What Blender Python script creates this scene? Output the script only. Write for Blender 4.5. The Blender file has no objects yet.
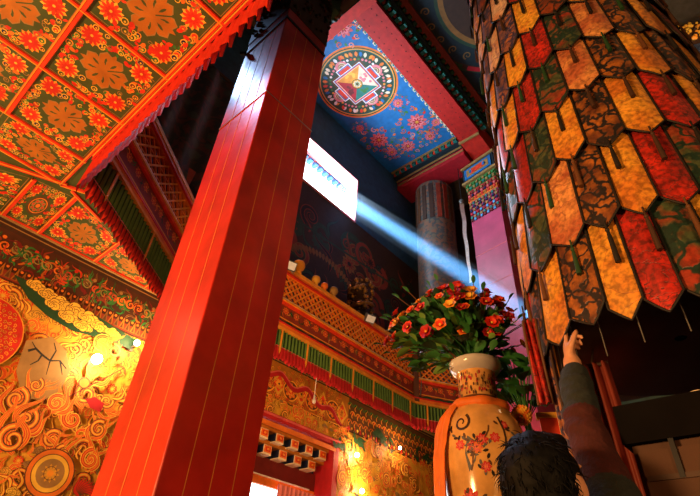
import bpy, bmesh, math, random
from mathutils import Vector, Matrix, noise as mnoise
random.seed(7)
PI = math.pi
CZ = 1.3                       # camera height; heights written as r(z) are measured from the camera
def r(z): return z + CZ
C = bpy.context.scene.collection
D2R = math.radians

# ------------------------------------------------------------------ camera
scene = bpy.context.scene
F, PITCH, ROLL, YAW = 494.3265, D2R(38.380285), D2R(4.268936), D2R(43.670989)
fw = Vector((math.cos(PITCH)*math.cos(YAW), math.cos(PITCH)*math.sin(YAW), math.sin(PITCH)))
rt = Vector((math.sin(YAW), -math.cos(YAW), 0)); up = rt.cross(fw)
R2 = rt*math.cos(ROLL) + up*math.sin(ROLL); U2 = up*math.cos(ROLL) - rt*math.sin(ROLL)
cam = bpy.data.cameras.new('camera'); cam.sensor_width = 36; cam.lens = F*36/700; cam.clip_start = .02
co = bpy.data.objects.new('camera', cam); C.objects.link(co)
mw = Matrix((R2, U2, -fw)).transposed().to_4x4(); mw.translation = (0, 0, CZ)
co.matrix_world = mw; scene.camera = co
def ray(x, y): return R2*((x-350)/F) + U2*((248-y)/F) + fw
def wall_uv(x, y, Y=4.97):     # where a sight line meets the plane y = Y: (x, height from camera)
    d = ray(x, y); d = d*(Y/d.y); return (d.x, d.z)
def ceil_uv(x, y, Z):
    d = ray(x, y); d = d*(Z/d.z); return (d.x, d.y)

# ------------------------------------------------------------------ materials
MATS = {}
def mat(name, col, rough=.6, metal=0.0, emit=None, var=.18, scale=9.0, bump=0.0, coat=0.0, spec=.4, trans=0):
    m = bpy.data.materials.new(name); m.use_nodes = True
    nt = m.node_tree; b = nt.nodes['Principled BSDF']
    b.inputs['Roughness'].default_value = rough; b.inputs['Metallic'].default_value = metal
    b.inputs['Specular IOR Level'].default_value = spec
    b.inputs['Coat Weight'].default_value = coat; b.inputs['Coat Roughness'].default_value = .15
    if emit:
        b.inputs['Emission Color'].default_value = (*emit[0], 1); b.inputs['Emission Strength'].default_value = emit[1]
    tc = nt.nodes.new('ShaderNodeTexCoord'); nz = nt.nodes.new('ShaderNodeTexNoise')
    nz.inputs['Scale'].default_value = scale; nz.inputs['Detail'].default_value = 5
    nt.links.new(tc.outputs['Object'], nz.inputs['Vector'])
    rp = nt.nodes.new('ShaderNodeValToRGB')
    rp.color_ramp.elements[0].position = .3; rp.color_ramp.elements[1].position = .7
    rp.color_ramp.elements[0].color = (*[c*(1-var) for c in col], 1)
    rp.color_ramp.elements[1].color = (*[min(1, c*(1+var)) for c in col], 1)
    nt.links.new(nz.outputs['Fac'], rp.inputs['Fac']); nt.links.new(rp.outputs['Color'], b.inputs['Base Color'])
    if bump:
        bp = nt.nodes.new('ShaderNodeBump'); bp.inputs['Strength'].default_value = bump; bp.inputs['Distance'].default_value = .02
        nt.links.new(nz.outputs['Fac'], bp.inputs['Height']); nt.links.new(bp.outputs['Normal'], b.inputs['Normal'])
    MATS[name] = m; return m
def brocade(name, base, fig, fig2, scale=16, thr=.5, rough=.5):
    """woven cloth: two figure colours scattered over a ground colour"""
    m = bpy.data.materials.new(name); m.use_nodes = True; nt = m.node_tree; b = nt.nodes['Principled BSDF']
    b.inputs['Roughness'].default_value = rough; b.inputs['Sheen Weight'].default_value = .15
    tc = nt.nodes.new('ShaderNodeTexCoord')
    n1 = nt.nodes.new('ShaderNodeTexNoise'); n1.inputs['Scale'].default_value = scale; n1.inputs['Detail'].default_value = 3; n1.inputs['Distortion'].default_value = 2.2
    n2 = nt.nodes.new('ShaderNodeTexVoronoi'); n2.inputs['Scale'].default_value = scale*1.3
    nt.links.new(tc.outputs['Object'], n1.inputs['Vector']); nt.links.new(tc.outputs['Object'], n2.inputs['Vector'])
    r1 = nt.nodes.new('ShaderNodeValToRGB'); r2 = nt.nodes.new('ShaderNodeValToRGB')
    for rp, t in ((r1, thr), (r2, .32)):
        rp.color_ramp.elements[0].position = t-.03; rp.color_ramp.elements[1].position = t+.03
    nt.links.new(n1.outputs['Fac'], r1.inputs['Fac']); nt.links.new(n2.outputs['Distance'], r2.inputs['Fac'])
    a = nt.nodes.new('ShaderNodeMix'); a.data_type = 'RGBA'; a.inputs[6].default_value = (*base, 1); a.inputs[7].default_value = (*fig, 1)
    nt.links.new(r1.outputs['Color'], a.inputs[0])
    c = nt.nodes.new('ShaderNodeMix'); c.data_type = 'RGBA'; c.inputs[6].default_value = (*fig2, 1)
    nt.links.new(r2.outputs['Color'], c.inputs[0]); nt.links.new(a.outputs[2], c.inputs[7])
    nt.links.new(c.outputs[2], b.inputs['Base Color'])
    bp = nt.nodes.new('ShaderNodeBump'); bp.inputs['Strength'].default_value = .25; bp.inputs['Distance'].default_value = .004
    nt.links.new(n1.outputs['Fac'], bp.inputs['Height']); nt.links.new(bp.outputs['Normal'], b.inputs['Normal'])
    MATS[name] = m; return m

for n, c in dict(red=(.62,.025,.012), scarlet=(.78,.05,.015), maroon=(.16,.012,.012), orange=(.80,.19,.02), amber=(.85,.33,.03), yellow=(.90,.52,.06),
                 gold=(.72,.36,.04), cream=(.85,.72,.50), white=(.85,.82,.78), olive=(.058,.088,.022), lotus=(.44,.15,.016), valgreen=(.11,.23,.05), beam_red=(.50,.018,.012), drape_red=(.18,.022,.010), frieze=(.07,.022,.010), green=(.04,.20,.04), leaf=(.03,.17,.03), leaf_light=(.13,.26,.04),
                 darkgreen=(.015,.06,.02), teal=(.02,.20,.16), navy=(.012,.02,.07), blue=(.012,.16,.42), skyblue=(.08,.34,.62), black=(.012,.010,.009),
                 brown=(.12,.045,.015), umber=(.05,.022,.012), tan=(.36,.20,.06), pink=(.75,.22,.24), rose=(.72,.12,.12), grey=(.13,.125,.115), crimson=(.45,.012,.02),
                 mural_ground=(.72,.37,.035), dimred=(.27,.035,.014), dimgreen=(.025,.06,.03), dimgold=(.26,.11,.025), dimblue=(.007,.022,.030), haze_wall=(.030,.11,.19)).items():
    mat(n, c)
mat('lacquer', (.50,.021,.013), rough=.36, coat=.25, var=.30, scale=4, bump=.30)
mat('gilt_line', (.75,.30,.06), rough=.5)
mat('iron', (.012,.012,.014), rough=.45, metal=.6)
mat('steel', (.55,.55,.56), rough=.3, metal=.9)
mat('gilt', (.75,.36,.06), rough=.32, metal=.85, bump=.4, scale=30)
mat('darkgilt', (.30,.15,.04), rough=.4, metal=.6, bump=.5, scale=40)
mat('floor_wood', (.10,.045,.02), rough=.5, bump=.1)
mat('plaster', (.26,.25,.23), rough=.9)
mat('board_shade', (.006,.005,.005), rough=.9, spec=.03)  # near-black base colour: shade put into the cabinet's top board
mat('cabinet_wood', (.065,.024,.010), rough=.7, bump=.15, scale=6)
mat('pink_lacquer', (.48,.055,.125), rough=.42, var=.2, scale=3)
mat('porcelain', (.74,.40,.12), rough=.16, coat=.4, var=.30, scale=8)
mat('porcelain_white', (.62,.60,.58), rough=.15, coat=.5)
mat('bulb_glow', (1,.9,.7), emit=((1,.80,.48), 40))
mat('lamp_glass', (.8,.8,.78), rough=.1, emit=((1,.9,.75), .12))
mat('skin', (.62,.30,.17), rough=.5); mat('hair', (.003,.003,.003), rough=.65, spec=.15); mat('jacket', (.020,.026,.025), rough=.85, bump=.3, scale=60)
mat('jacket_red', (.055,.009,.009), rough=.85, bump=.3, scale=60); mat('trousers', (.02,.022,.03), rough=.9); mat('shoe', (.015,.013,.012), rough=.5)
mat('eye_white', (.75,.72,.68), rough=.2); mat('lip', (.45,.14,.11))
def veined(name, c1, c2, line, scale=11, width=.06, fine=.35, rough=.45):
    """brocade of irregular blossoms: two blossom colours, a dark outline between them, fine thread speckle over all"""
    m = bpy.data.materials.new(name); m.use_nodes = True; nt = m.node_tree; b = nt.nodes['Principled BSDF']; L = nt.links.new
    b.inputs['Roughness'].default_value = rough; b.inputs['Sheen Weight'].default_value = .1
    tc = nt.nodes.new('ShaderNodeTexCoord'); dn = nt.nodes.new('ShaderNodeTexNoise'); dn.inputs['Scale'].default_value = scale*.9; dn.inputs['Detail'].default_value = 3
    L(tc.outputs['Object'], dn.inputs['Vector'])
    mx = nt.nodes.new('ShaderNodeMix'); mx.data_type = 'RGBA'; mx.blend_type = 'ADD'; mx.inputs[0].default_value = .18
    L(tc.outputs['Object'], mx.inputs[6]); L(dn.outputs['Color'], mx.inputs[7])
    vo = nt.nodes.new('ShaderNodeTexVoronoi'); vo.feature = 'DISTANCE_TO_EDGE'; vo.inputs['Scale'].default_value = scale; L(mx.outputs[2], vo.inputs['Vector'])
    rp = nt.nodes.new('ShaderNodeValToRGB'); rp.color_ramp.elements[0].position = width*.5; rp.color_ramp.elements[1].position = width; L(vo.outputs['Distance'], rp.inputs['Fac'])
    n2 = nt.nodes.new('ShaderNodeTexNoise'); n2.inputs['Scale'].default_value = scale*.75; n2.inputs['Detail'].default_value = 6; L(tc.outputs['Object'], n2.inputs['Vector'])
    r2 = nt.nodes.new('ShaderNodeValToRGB'); r2.color_ramp.elements[0].position = .40; r2.color_ramp.elements[1].position = .60
    r2.color_ramp.elements[0].color = (*c1, 1); r2.color_ramp.elements[1].color = (*c2, 1); L(n2.outputs['Fac'], r2.inputs['Fac'])
    n3 = nt.nodes.new('ShaderNodeTexNoise'); n3.inputs['Scale'].default_value = 55; n3.inputs['Detail'].default_value = 2; L(tc.outputs['Object'], n3.inputs['Vector'])
    r3 = nt.nodes.new('ShaderNodeValToRGB'); r3.color_ramp.elements[0].position = .35; r3.color_ramp.elements[1].position = .62
    r3.color_ramp.elements[0].color = (1-fine, 1-fine, 1-fine, 1); L(n3.outputs['Fac'], r3.inputs['Fac'])
    a = nt.nodes.new('ShaderNodeMix'); a.data_type = 'RGBA'; a.inputs[6].default_value = (*line, 1); L(rp.outputs['Color'], a.inputs[0]); L(r2.outputs['Color'], a.inputs[7])
    k = nt.nodes.new('ShaderNodeMix'); k.data_type = 'RGBA'; k.blend_type = 'MULTIPLY'; k.inputs[0].default_value = 1; L(a.outputs[2], k.inputs[6]); L(r3.outputs['Color'], k.inputs[7])
    L(k.outputs[2], b.inputs['Base Color'])
    bp = nt.nodes.new('ShaderNodeBump'); bp.inputs['Strength'].default_value = .3; bp.inputs['Distance'].default_value = .004; L(rp.outputs['Color'], bp.inputs['Height']); L(bp.outputs['Normal'], b.inputs['Normal'])
    MATS[name] = m
veined('gold_brocade', (.86,.40,.04), (.66,.20,.02), (.60,.20,.025), 9, .018, .55)
veined('yellow_brocade', (.92,.48,.04), (.78,.26,.03), (.70,.20,.02), 9, .018, .5)
veined('peach_brocade', (.85,.38,.12), (.50,.13,.05), (.52,.18,.07), 10, .03, .5)
veined('pale_brocade', (.78,.55,.42), (.70,.30,.16), (.40,.22,.25), 10, .05)  # pale cloth that also carries the cool daylight on the banner's left
veined('red_brocade', (.62,.022,.010), (.36,.012,.008), (.20,.012,.010), 14, .03, .65)
veined('green_brocade', (.06,.085,.035), (.36,.035,.012), (.008,.035,.022), 11, .13, .5)
veined('dark_brocade', (.42,.13,.018), (.13,.035,.012), (.012,.010,.014), 14, .15, .45)
veined('purple_brocade', (.42,.14,.06), (.16,.07,.10), (.035,.030,.12), 14, .14, .45)
veined('rust_brocade', (.36,.06,.010), (.15,.030,.010), (.03,.014,.010), 11, .08, .45)
brocade('cloth_wrap', (.05,.06,.055), (.20,.085,.04), (.13,.10,.06), 5, .52)
brocade('dim_cloth', (.02,.018,.016), (.10,.02,.015), (.04,.05,.03), 3, .52)

# ------------------------------------------------------------------ mesh builder
class MB:
    def __init__(s): s.v, s.f, s.m, s.sm, s.mats = [], [], [], [], []
    def mi(s, name):
        if name not in s.mats: s.mats.append(name)
        return s.mats.index(name)
    def face(s, pts, m, smooth=False):
        i0 = len(s.v); s.v += [tuple(p) for p in pts]; s.f.append(tuple(range(i0, i0+len(pts)))); s.m.append(s.mi(m)); s.sm.append(smooth)
    def grid(s, rows, m, closed=False, smooth=True):
        i0 = len(s.v); n = len(rows[0])
        for row in rows: s.v += [tuple(p) for p in row]
        k = s.mi(m) if isinstance(m, str) else None
        for i in range(len(rows)-1):
            for j in range(n if closed else n-1):
                a = i0+i*n+j; b = i0+i*n+(j+1) % n
                s.f.append((a, b, b+n, a+n)); s.m.append(k if k is not None else s.mi(m(i, j))); s.sm.append(smooth)
    def box(s, c, d, m, rz=0, ax=None):
        """box centred at c with size d; ax = (U,V,N) axes"""
        c = Vector(c)
        if ax is None:
            ca, sa = math.cos(rz), math.sin(rz); ax = (Vector((ca, sa, 0)), Vector((-sa, ca, 0)), Vector((0, 0, 1)))
        U, V, N = [Vector(a)*(q/2) for a, q in zip(ax, d)]
        p = [c+U*i+V*j+N*k for k in (-1, 1) for j in (-1, 1) for i in (-1, 1)]
        i0 = len(s.v); s.v += [tuple(q) for q in p]; k = s.mi(m)
        for f in ((0,2,3,1), (4,5,7,6), (0,1,5,4), (2,6,7,3), (0,4,6,2), (1,3,7,5)):
            s.f.append(tuple(i0+q for q in f)); s.m.append(k); s.sm.append(False)
    def prism(s, poly, z0, z1, m):
        n = len(poly)
        s.face([(x, y, z0) for x, y in poly][::-1], m); s.face([(x, y, z1) for x, y in poly], m)
        for i in range(n):
            a, b = poly[i], poly[(i+1) % n]; s.face([(*a, z0), (*b, z0), (*b, z1), (*a, z1)], m)
    def tube(s, path, rad, m, n=8, cap=True):
        path = [Vector(p) for p in path]; rows = []; ref = Vector((0, 0, 1)); prev = None
        for i, p in enumerate(path):
            t = (path[min(i+1, len(path)-1)]-path[max(i-1, 0)])
            if t.length < 1e-9: t = Vector((0, 0, 1))
            t.normalize()
            a = t.cross(ref if prev is None else prev[1])
            if a.length < 1e-3: a = t.cross(Vector((1, 0, 0)))
            a.normalize(); b = a.cross(t).normalized(); prev = (a, b)
            q = rad(i/(len(path)-1)) if callable(rad) else rad
            rows.append([p+a*(q*math.cos(2*PI*k/n))+b*(q*math.sin(2*PI*k/n)) for k in range(n)])
        s.grid(rows, m, closed=True)
        if cap: s.face(rows[0], m); s.face(rows[-1][::-1], m)
    def lathe(s, prof, c, m, n=32, cap=True):
        rows = [[(c[0]+q*math.cos(2*PI*k/n), c[1]+q*math.sin(2*PI*k/n), c[2]+z) for k in range(n)] for q, z in prof]
        s.grid(rows, m, closed=True)
        if cap: s.face(rows[0][::-1], m if isinstance(m, str) else m(0, 0)); s.face(rows[-1], m if isinstance(m, str) else m(len(prof)-2, 0))
    def ball(s, c, rad, m, n=12, sc=(1, 1, 1)):
        rows = []
        for i in range(n//2+1):
            t = PI*i/(n//2); q = max(math.sin(t), 1e-3)
            rows.append([(c[0]+rad*sc[0]*q*math.cos(2*PI*k/n), c[1]+rad*sc[1]*q*math.sin(2*PI*k/n), c[2]-rad*sc[2]*math.cos(t)) for k in range(n)])
        s.grid(rows, m, closed=True)
    def scale(s, c, k): s.v = [tuple(Vector(c)+(Vector(p)-Vector(c))*k) for p in s.v]; return s
    def build(s, name, parent=None, kind=None, label=None, flip=False):
        off = ORIGIN.get(parent.name, Vector()) if parent else Vector()
        me = bpy.data.meshes.new(name); me.from_pydata([tuple(Vector(p)-off) for p in s.v], [], s.f)
        for n in s.mats: me.materials.append(MATS[n])
        me.polygons.foreach_set('material_index', s.m); me.polygons.foreach_set('use_smooth', s.sm); me.update()
        o = bpy.data.objects.new(name, me); C.objects.link(o); o.parent = parent
        ORIGIN[o.name] = off
        if kind: o['kind'] = kind
        if label: o['label'] = label
        return o
ORIGIN = {}
def thing(name, label, cat, loc, group=None):
    o = bpy.data.objects.new(name, None); C.objects.link(o); o.location = loc; o.empty_display_size = .1
    ORIGIN[o.name] = Vector(loc); o['label'] = label; o['category'] = cat
    if group: o['group'] = group
    return o
def tag(o, label, cat, group=None):
    o['label'] = label; o['category'] = cat
    if group: o['group'] = group
    return o

# ------------------------------------------------------------------ painter: flat ornament laid on a surface
class Paint(MB):
    def __init__(s, O, U, V, N, lift=.0006, step=4e-6):
        super().__init__(); s.O, s.U, s.V, s.N = Vector(O), Vector(U), Vector(V), Vector(N); s.k = lift; s.step = step; s.clip = None
    def P(s, u, v): return s.O+s.U*u+s.V*v+s.N*s.k
    def nxt(s): s.k += s.step
    def inside(s, u, v): return s.clip is None or (s.clip[0] <= u <= s.clip[1] and s.clip[2] <= v <= s.clip[3])
    def poly(s, pts, m):
        if s.clip: pts = [(min(max(u, s.clip[0]), s.clip[1]), min(max(v, s.clip[2]), s.clip[3])) for u, v in pts]
        s.nxt(); s.face([s.P(u, v) for u, v in pts], m)
    def rect(s, u0, v0, u1, v1, m): s.poly([(u0, v0), (u1, v0), (u1, v1), (u0, v1)], m)
    def disc(s, u, v, q, m, n=14, sy=1): s.poly([(u+q*math.cos(2*PI*i/n), v+q*sy*math.sin(2*PI*i/n)) for i in range(n)], m)
    def ring(s, u, v, q0, q1, m, n=28, a0=0, a1=2*PI):
        s.nxt()
        rows = [[s.P(u+q*math.cos(a0+(a1-a0)*i/n), v+q*math.sin(a0+(a1-a0)*i/n)) for i in range(n+1)] for q in (q0, q1)]
        s.grid(rows, m, smooth=False)
    def stroke(s, pts, w, m):
        """w: width or function of 0..1"""
        if s.clip: pts = [(min(max(u, s.clip[0]), s.clip[1]), min(max(v, s.clip[2]), s.clip[3])) for u, v in pts]
        s.nxt(); L, Rr = [], []; n = len(pts)
        for i, (u, v) in enumerate(pts):
            a, b = pts[max(i-1, 0)], pts[min(i+1, n-1)]; du, dv = b[0]-a[0], b[1]-a[1]; l = math.hypot(du, dv) or 1
            q = (w(i/(n-1)) if callable(w) else w)/2
            L.append(s.P(u-dv/l*q, v+du/l*q)); Rr.append(s.P(u+dv/l*q, v-du/l*q))
        s.grid([L, Rr], m, smooth=False)
    def petal(s, u, v, a, l, w, m):
        ca, sa = math.cos(a), math.sin(a)
        s.poly([(u+x*ca-y*sa, v+x*sa+y*ca) for x, y in ((0, 0), (l*.4, w/2), (l*.8, w*.42), (l, 0), (l*.8, -w*.42), (l*.4, -w/2))], m)
    def flower(s, u, v, q, n, m, m2=None, core=None, a=0):
        for i in range(n): s.petal(u, v, a+2*PI*i/n, q, q*4/n, m)
        if m2:
            for i in range(n): s.petal(u, v, a+2*PI*i/n, q*.7, q*1.9/n, m2)
        if core: s.disc(u, v, q*.25, core, 8)
    def spiral(s, u, v, q, turns, a, w, mats, hand=1, n=22):
        """curl drawn as layered strokes"""
        pts = []
        for i in range(n+1):
            t = i/n; rr = q*(1-.85*t); th = a+hand*turns*2*PI*t; pts.append((u+rr*math.cos(th), v+rr*math.sin(th)))
        for k, m in enumerate(mats):
            ww = w*(1-.38*k); s.stroke(pts, (lambda t, ww=ww: ww*(1.05-.6*t)), m)
    def flame(s, u, v, a, l, w, mats, bend=1):
        pts = []
        for i in range(13):
            t = i/12; off = math.sin(t*PI*1.6)*l*.17*bend; x = t*l
            pts.append((u+x*math.cos(a)-off*math.sin(a), v+x*math.sin(a)+off*math.cos(a)))
        for k, m in enumerate(mats):
            ww = w*(1-.3*k); s.stroke(pts, (lambda t, ww=ww: ww*max(.02, math.sin(min(1, t*2.2+.25)*PI/2)*(1-t)**.8)), m)
    def cloud(s, u, v, q, fill, line):
        for du, dv, k in ((-1, 0, .7), (0, .35, .9), (1, 0, .75), (.3, -.3, .8), (-.5, -.3, .6), (1.7, -.15, .5)):
            s.disc(u+du*q, v+dv*q*.8, q*k*1.12, line, 12); s.disc(u+du*q, v+dv*q*.8, q*k, fill, 12)
            s.spiral(u+du*q, v+dv*q*.8, q*k*.75, 1.2, random.uniform(0, 6), q*.13, [line], random.choice((1, -1)), 14)

# ================================================================== THE SETTING
H1 = 3.0                        # lower ceiling, from the camera
ZR = 9.5                        # upper painted ceiling, from the camera
YB, YU = 4.97, 5.40             # lower and upper back walls
XL, XR, YN = -3.5, 9.6, -4.5
OPEN = [(.57, -3.6), (.57, 3.50), (1.92, 4.50), (6.45, 4.50), (8.20, 3.47), (8.20, -3.6)]
def struct(mb, name, parent=None): return mb.build(name, parent, kind='structure')

b = MB(); b.box(((XL+XR)/2, (YN+YU)/2, -.05), (XR-XL+.4, YU-YN+.6, .1), 'floor_wood')
floor = struct(b, 'floor')
# lower back wall with the doorway cut out
DX0, DX1, DZ = 3.55, 5.18, r(2.15)
b = MB()
for x0, x1, z0, z1 in ((XL, DX0, 0, r(H1)), (DX1, XR, 0, r(H1)), (DX0, DX1, DZ, r(H1))):
    b.box(((x0+x1)/2, YB+.2, (z0+z1)/2), (x1-x0, .4, z1-z0), 'mural_ground')
wall_back = struct(b, 'wall_back')
# side walls and the upper walls with the clerestory window
WX0, WX1, WZ0, WZ1 = 3.75, 5.74, r(6.95), r(8.20)
TOP = r(9.95)
b = MB()
zb = r(H1+.02)
for x0, x1, z0, z1 in ((XL, WX0, zb, WZ0), (WX1, XR, zb, WZ0), (WX0, WX1, zb, WZ0), (XL, WX0, WZ0, TOP), (WX1, XR, WZ0, TOP), (WX0, WX1, WZ1, TOP)):
    b.box(((x0+x1)/2, YU+.15, (z0+z1)/2), (x1-x0, .3, z1-z0), 'haze_wall' if z0 >= WZ0 else 'umber')  # blue above the sill: hazy window light put into the wall colour
wall_upper = struct(b, 'wall_upper')
b = MB(); b.box((XL-.1, (YN+YU)/2, TOP/2), (.2, YU-YN+.8, TOP), 'maroon'); struct(b, 'wall_left')
b = MB(); b.box((XR+.1, (YN+YU)/2, TOP/2), (.2, YU-YN+.8, TOP), 'umber'); struct(b, 'wall_right')
b = MB(); b.box(((XL+XR)/2, YN-.1, TOP/2), (XR-XL+.4, .2, TOP), 'umber'); struct(b, 'wall_near')
b = MB(); b.box(((XL+XR)/2, (YN+YU)/2, TOP+.06), (XR-XL+.4, YU-YN+.8, .12), 'plaster'); struct(b, 'ceiling_upper')

# lower ceiling slab around the light well
b = MB(); z0, z1 = r(H1), r(H1+.10)
def slab(poly): b.prism(poly, z0, z1, 'olive')
slab([(XL, YN), (.57, YN), (.57, 3.50), (XL, 3.50)])
slab([(XL, 3.50), (.57, 3.50), (1.92, 4.50), (1.92, YU), (XL, YU)])
slab([(1.92, 4.50), (6.45, 4.50), (6.45, YU), (1.92, YU)])
slab([(6.45, 4.50), (8.20, 3.47), (XR, 3.47), (XR, YU), (6.45, YU)])
slab([(8.20, YN), (XR, YN), (XR, 3.47), (8.20, 3.47)])
slab([(.57, YN), (8.20, YN), (8.20, -3.6), (.57, -3.6)])
ceiling = struct(b, 'ceiling')

# painted ceiling panels
def ceiling_panel(quad, medallion=False):
    """quad: four ceiling points (x, y); ornament is drawn in the quad's own square"""
    q = [Vector((x, y, r(H1))) for x, y in quad]
    p = Paint((0, 0, 0), (1, 0, 0), (0, 1, 0), (0, 0, -1))
    def bil(u, v):
        u, v = (u+1)/2, (v+1)/2
        return q[0]*(1-u)*(1-v)+q[1]*u*(1-v)+q[2]*u*v+q[3]*(1-u)*v - Vector((0, 0, p.k))
    p.P = bil
    p.rect(-1, -1, 1, 1, 'olive')
    p.stroke([(-.93, -.93), (.93, -.93), (.93, .93), (-.93, .93), (-.93, -.93)], .02, 'tan')
    if medallion:
        p.ring(0, 0, .40, .47, 'brown'); p.ring(0, 0, .34, .38, 'orange')
        for i in range(8): p.disc(.22*math.cos(i*PI/4), .22*math.sin(i*PI/4), .09, 'tan', 10); p.disc(.22*math.cos(i*PI/4), .22*math.sin(i*PI/4), .05, 'red', 8)
        p.disc(0, 0, .1, 'orange', 10)
    else:
        for i in range(4):      # eight-lobed lotus cross
            a = i*PI/2
            for d in (-.36, .36):
                p.petal(0, 0, a+d, .53, .34, 'tan'); p.petal(0, 0, a+d, .50, .30, 'lotus'); p.petal(.16*math.cos(a+d), .16*math.sin(a+d), a+d, .20, .06, 'olive')
            p.petal(.05*math.cos(a), .05*math.sin(a), a, .52, .12, 'lotus')
            p.stroke([(.07*math.cos(a+PI/4), .07*math.sin(a+PI/4)), (.4*math.cos(a+PI/4), .4*math.sin(a+PI/4))], .03, 'olive')
    for i in range(4):
        a = PI/4+i*PI/2; cx, cy = .84*math.cos(a), .84*math.sin(a)
        p.flower(cx, cy, .27, 12, 'yellow' if i % 2 else 'amber', None); p.flower(cx, cy, .235, 12, 'scarlet' if i % 2 else 'red', None, 'amber', .2); p.flower(cx, cy, .13, 8, 'red', None, 'yellow')
    for i in range(124):
        t = i*2*PI/124+random.uniform(-.05, .05); rr = random.uniform(.60, 1.08); x, y = rr*math.cos(t), rr*math.sin(t)
        x, y = max(-.84, min(.84, x)), max(-.84, min(.84, y))
        if min(math.hypot(x-.84*math.cos(PI/4+k*PI/2), y-.84*math.sin(PI/4+k*PI/2)) for k in range(4)) < .24: continue
        k = random.random()
        if k < .5:
            q_ = random.uniform(.055, .09); p.disc(x, y, q_, random.choice(('yellow', 'tan', 'amber', 'yellow')), 10); p.disc(x, y, q_*.72, random.choice(('maroon', 'scarlet', 'navy', 'green', 'olive')), 8); p.disc(x+.01, y+.01, q_*.3, 'yellow', 6)
        elif k < .8: p.petal(x, y, random.uniform(0, 6.3), .17, .10, random.choice(('scarlet', 'red', 'orange', 'red'))); p.petal(x, y, random.uniform(0, 6.3), .12, .06, random.choice(('scarlet', 'red', 'green')))
        else: p.spiral(x, y, .07, 1.1, t, .022, [random.choice(('yellow', 'tan'))], random.choice((1, -1)), 10)
    return p.build('painted_panel', ceiling)
XS = [-3.19, -2.57, -1.95, -1.33, -.71, -.09, .52]
YS = [-.72, -.10, .52, 1.14, 1.76, 2.38, 3.0, 3.62]
for i in range(2, len(XS)-1):
    for j in range(3, len(YS)-1):
        ceiling_panel([(XS[i], YS[j]), (XS[i+1], YS[j]), (XS[i+1], YS[j+1]), (XS[i], YS[j+1])])
MITRE = lambda x: 4.08+(.52-x)*.62
ceiling_panel([(-.71, 3.62), (-.09, 3.62), (-.09, 4.30), (-.71, 4.30)])
ceiling_panel([(-.09, 3.62), (.52, 3.62), (.52, 4.05), (-.09, 4.05)])
ceiling_panel([(-.60, 4.70), (.34, 4.18), (.34, 4.93), (-.60, 4.93)], True)
ceiling_panel([(.34, 4.18), (.68, 4.12), (.68, 4.93), (.34, 4.93)], True)
ceiling_panel([(.68, 4.12), (1.27, 4.38), (1.27, 4.93), (.68, 4.93)])
ceiling_panel([(1.27, 4.38), (1.88, 4.62), (1.88, 4.93), (1.27, 4.93)])
ceiling_panel([(1.88, 4.62), (2.50, 4.66), (2.50, 4.93), (1.88, 4.93)], True)
NB = [0]
def batten(a, c, w=.024, m='scarlet', edge='amber'):
    NB[0] += 1; dz = .0007*(NB[0] % 9); a, c = Vector((*a, r(H1)-dz)), Vector((*c, r(H1)-dz)); t = (c-a); L = t.length; t.normalize(); nn = Vector((-t.y, t.x, 0)); q = MB()
    q.box((a+c)/2-Vector((0, 0, .009)), (L, w, .018), m, ax=(t, nn, Vector((0, 0, 1))))
    q.box((a+c)/2-Vector((0, 0, .011))+nn*(w/2-.006), (L, .009, .022), edge, ax=(t, nn, Vector((0, 0, 1))))
    return q.build('batten', ceiling)
for x in XS[2:-1]: batten((x, .52), (x, 3.62 if x > -.5 else 4.5), .038)
batten((.52, .52), (.52, 4.06))
for y in YS[2:]: batten((-1.95, y), (.54, y))
batten((-1.95, 4.07), (.50, 4.05))
batten((.56, 4.02), (-1.6, 5.0-.07), .03); batten((.52, 4.06), (.74, 3.96), .03)
for x, y in ((-.30, 4.50), (.345, 4.19), (.685, 4.10), (1.27, 4.36), (1.88, 4.60), (2.5, 4.62)): batten((x, y), (x, 4.95), .04)
batten((-1.95, 4.945), (6.5, 4.945), .045); batten((.62, 4.06), (1.0, 4.24), .03)

# ------------------------------------------------------------------ lower back wall: mural and frieze
W = Paint((0, YB, CZ), (1, 0, 0), (0, 0, 1), (0, -1, 0))
FLM = ['yellow', 'red', 'orange']; FL2 = ['amber', 'scarlet', 'amber', 'red']; FL3 = ['brown', 'orange', 'yellow']
def mural(u0, u1, v0, v1, n, q0=.05, q1=.13):
    W.clip = (u0, u1, v0, v1)
    pts = []
    for _ in range(n*30):
        u, v = random.uniform(u0, u1), random.uniform(v0, v1)
        if all(math.hypot(u-a, v-c) > .062 for a, c in pts): pts.append((u, v))
        if len(pts) >= n: break
    pts.sort(key=lambda p: -p[1])
    for u, v in pts:
        k = random.random(); q = random.uniform(q0, q1); h = random.choice((1, -1))
        m = random.choice((FLM, FL2, FL3, FLM, FL3))
        if DX0-.2 < u < DX1+.08 and v < 2.2: continue
        if k < .42: W.spiral(u, v, q, random.uniform(1.1, 1.6), random.uniform(0, 6.3), q*.62, m, h)
        elif k < .82:
            for j in range(3): W.flame(u+j*.05*h, v, PI/2+random.uniform(-.9, .9), q*random.uniform(1.6, 2.4), q*.62, m, h)
        elif k < .93: W.cloud(u, v, q*.45, random.choice(('gold', 'yellow', 'tan')), 'brown')
        else: W.flower(u, v, q*.8, 9, 'scarlet', 'amber', 'yellow')
    W.clip = None
W.clip = None
mural(.2, 2.5, .5, 2.42, 560, .04, .09)
mural(-1.6, .2, -.2, 2.42, 150)
mural(2.5, 3.5, .3, 2.42, 110)
mural(3.5, 5.3, 2.16, 2.42, 60, .04, .07)
mural(5.22, 8.4, .6, 2.42, 420, .04, .08)
def wp(x, y): return wall_uv(x, y)
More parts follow.
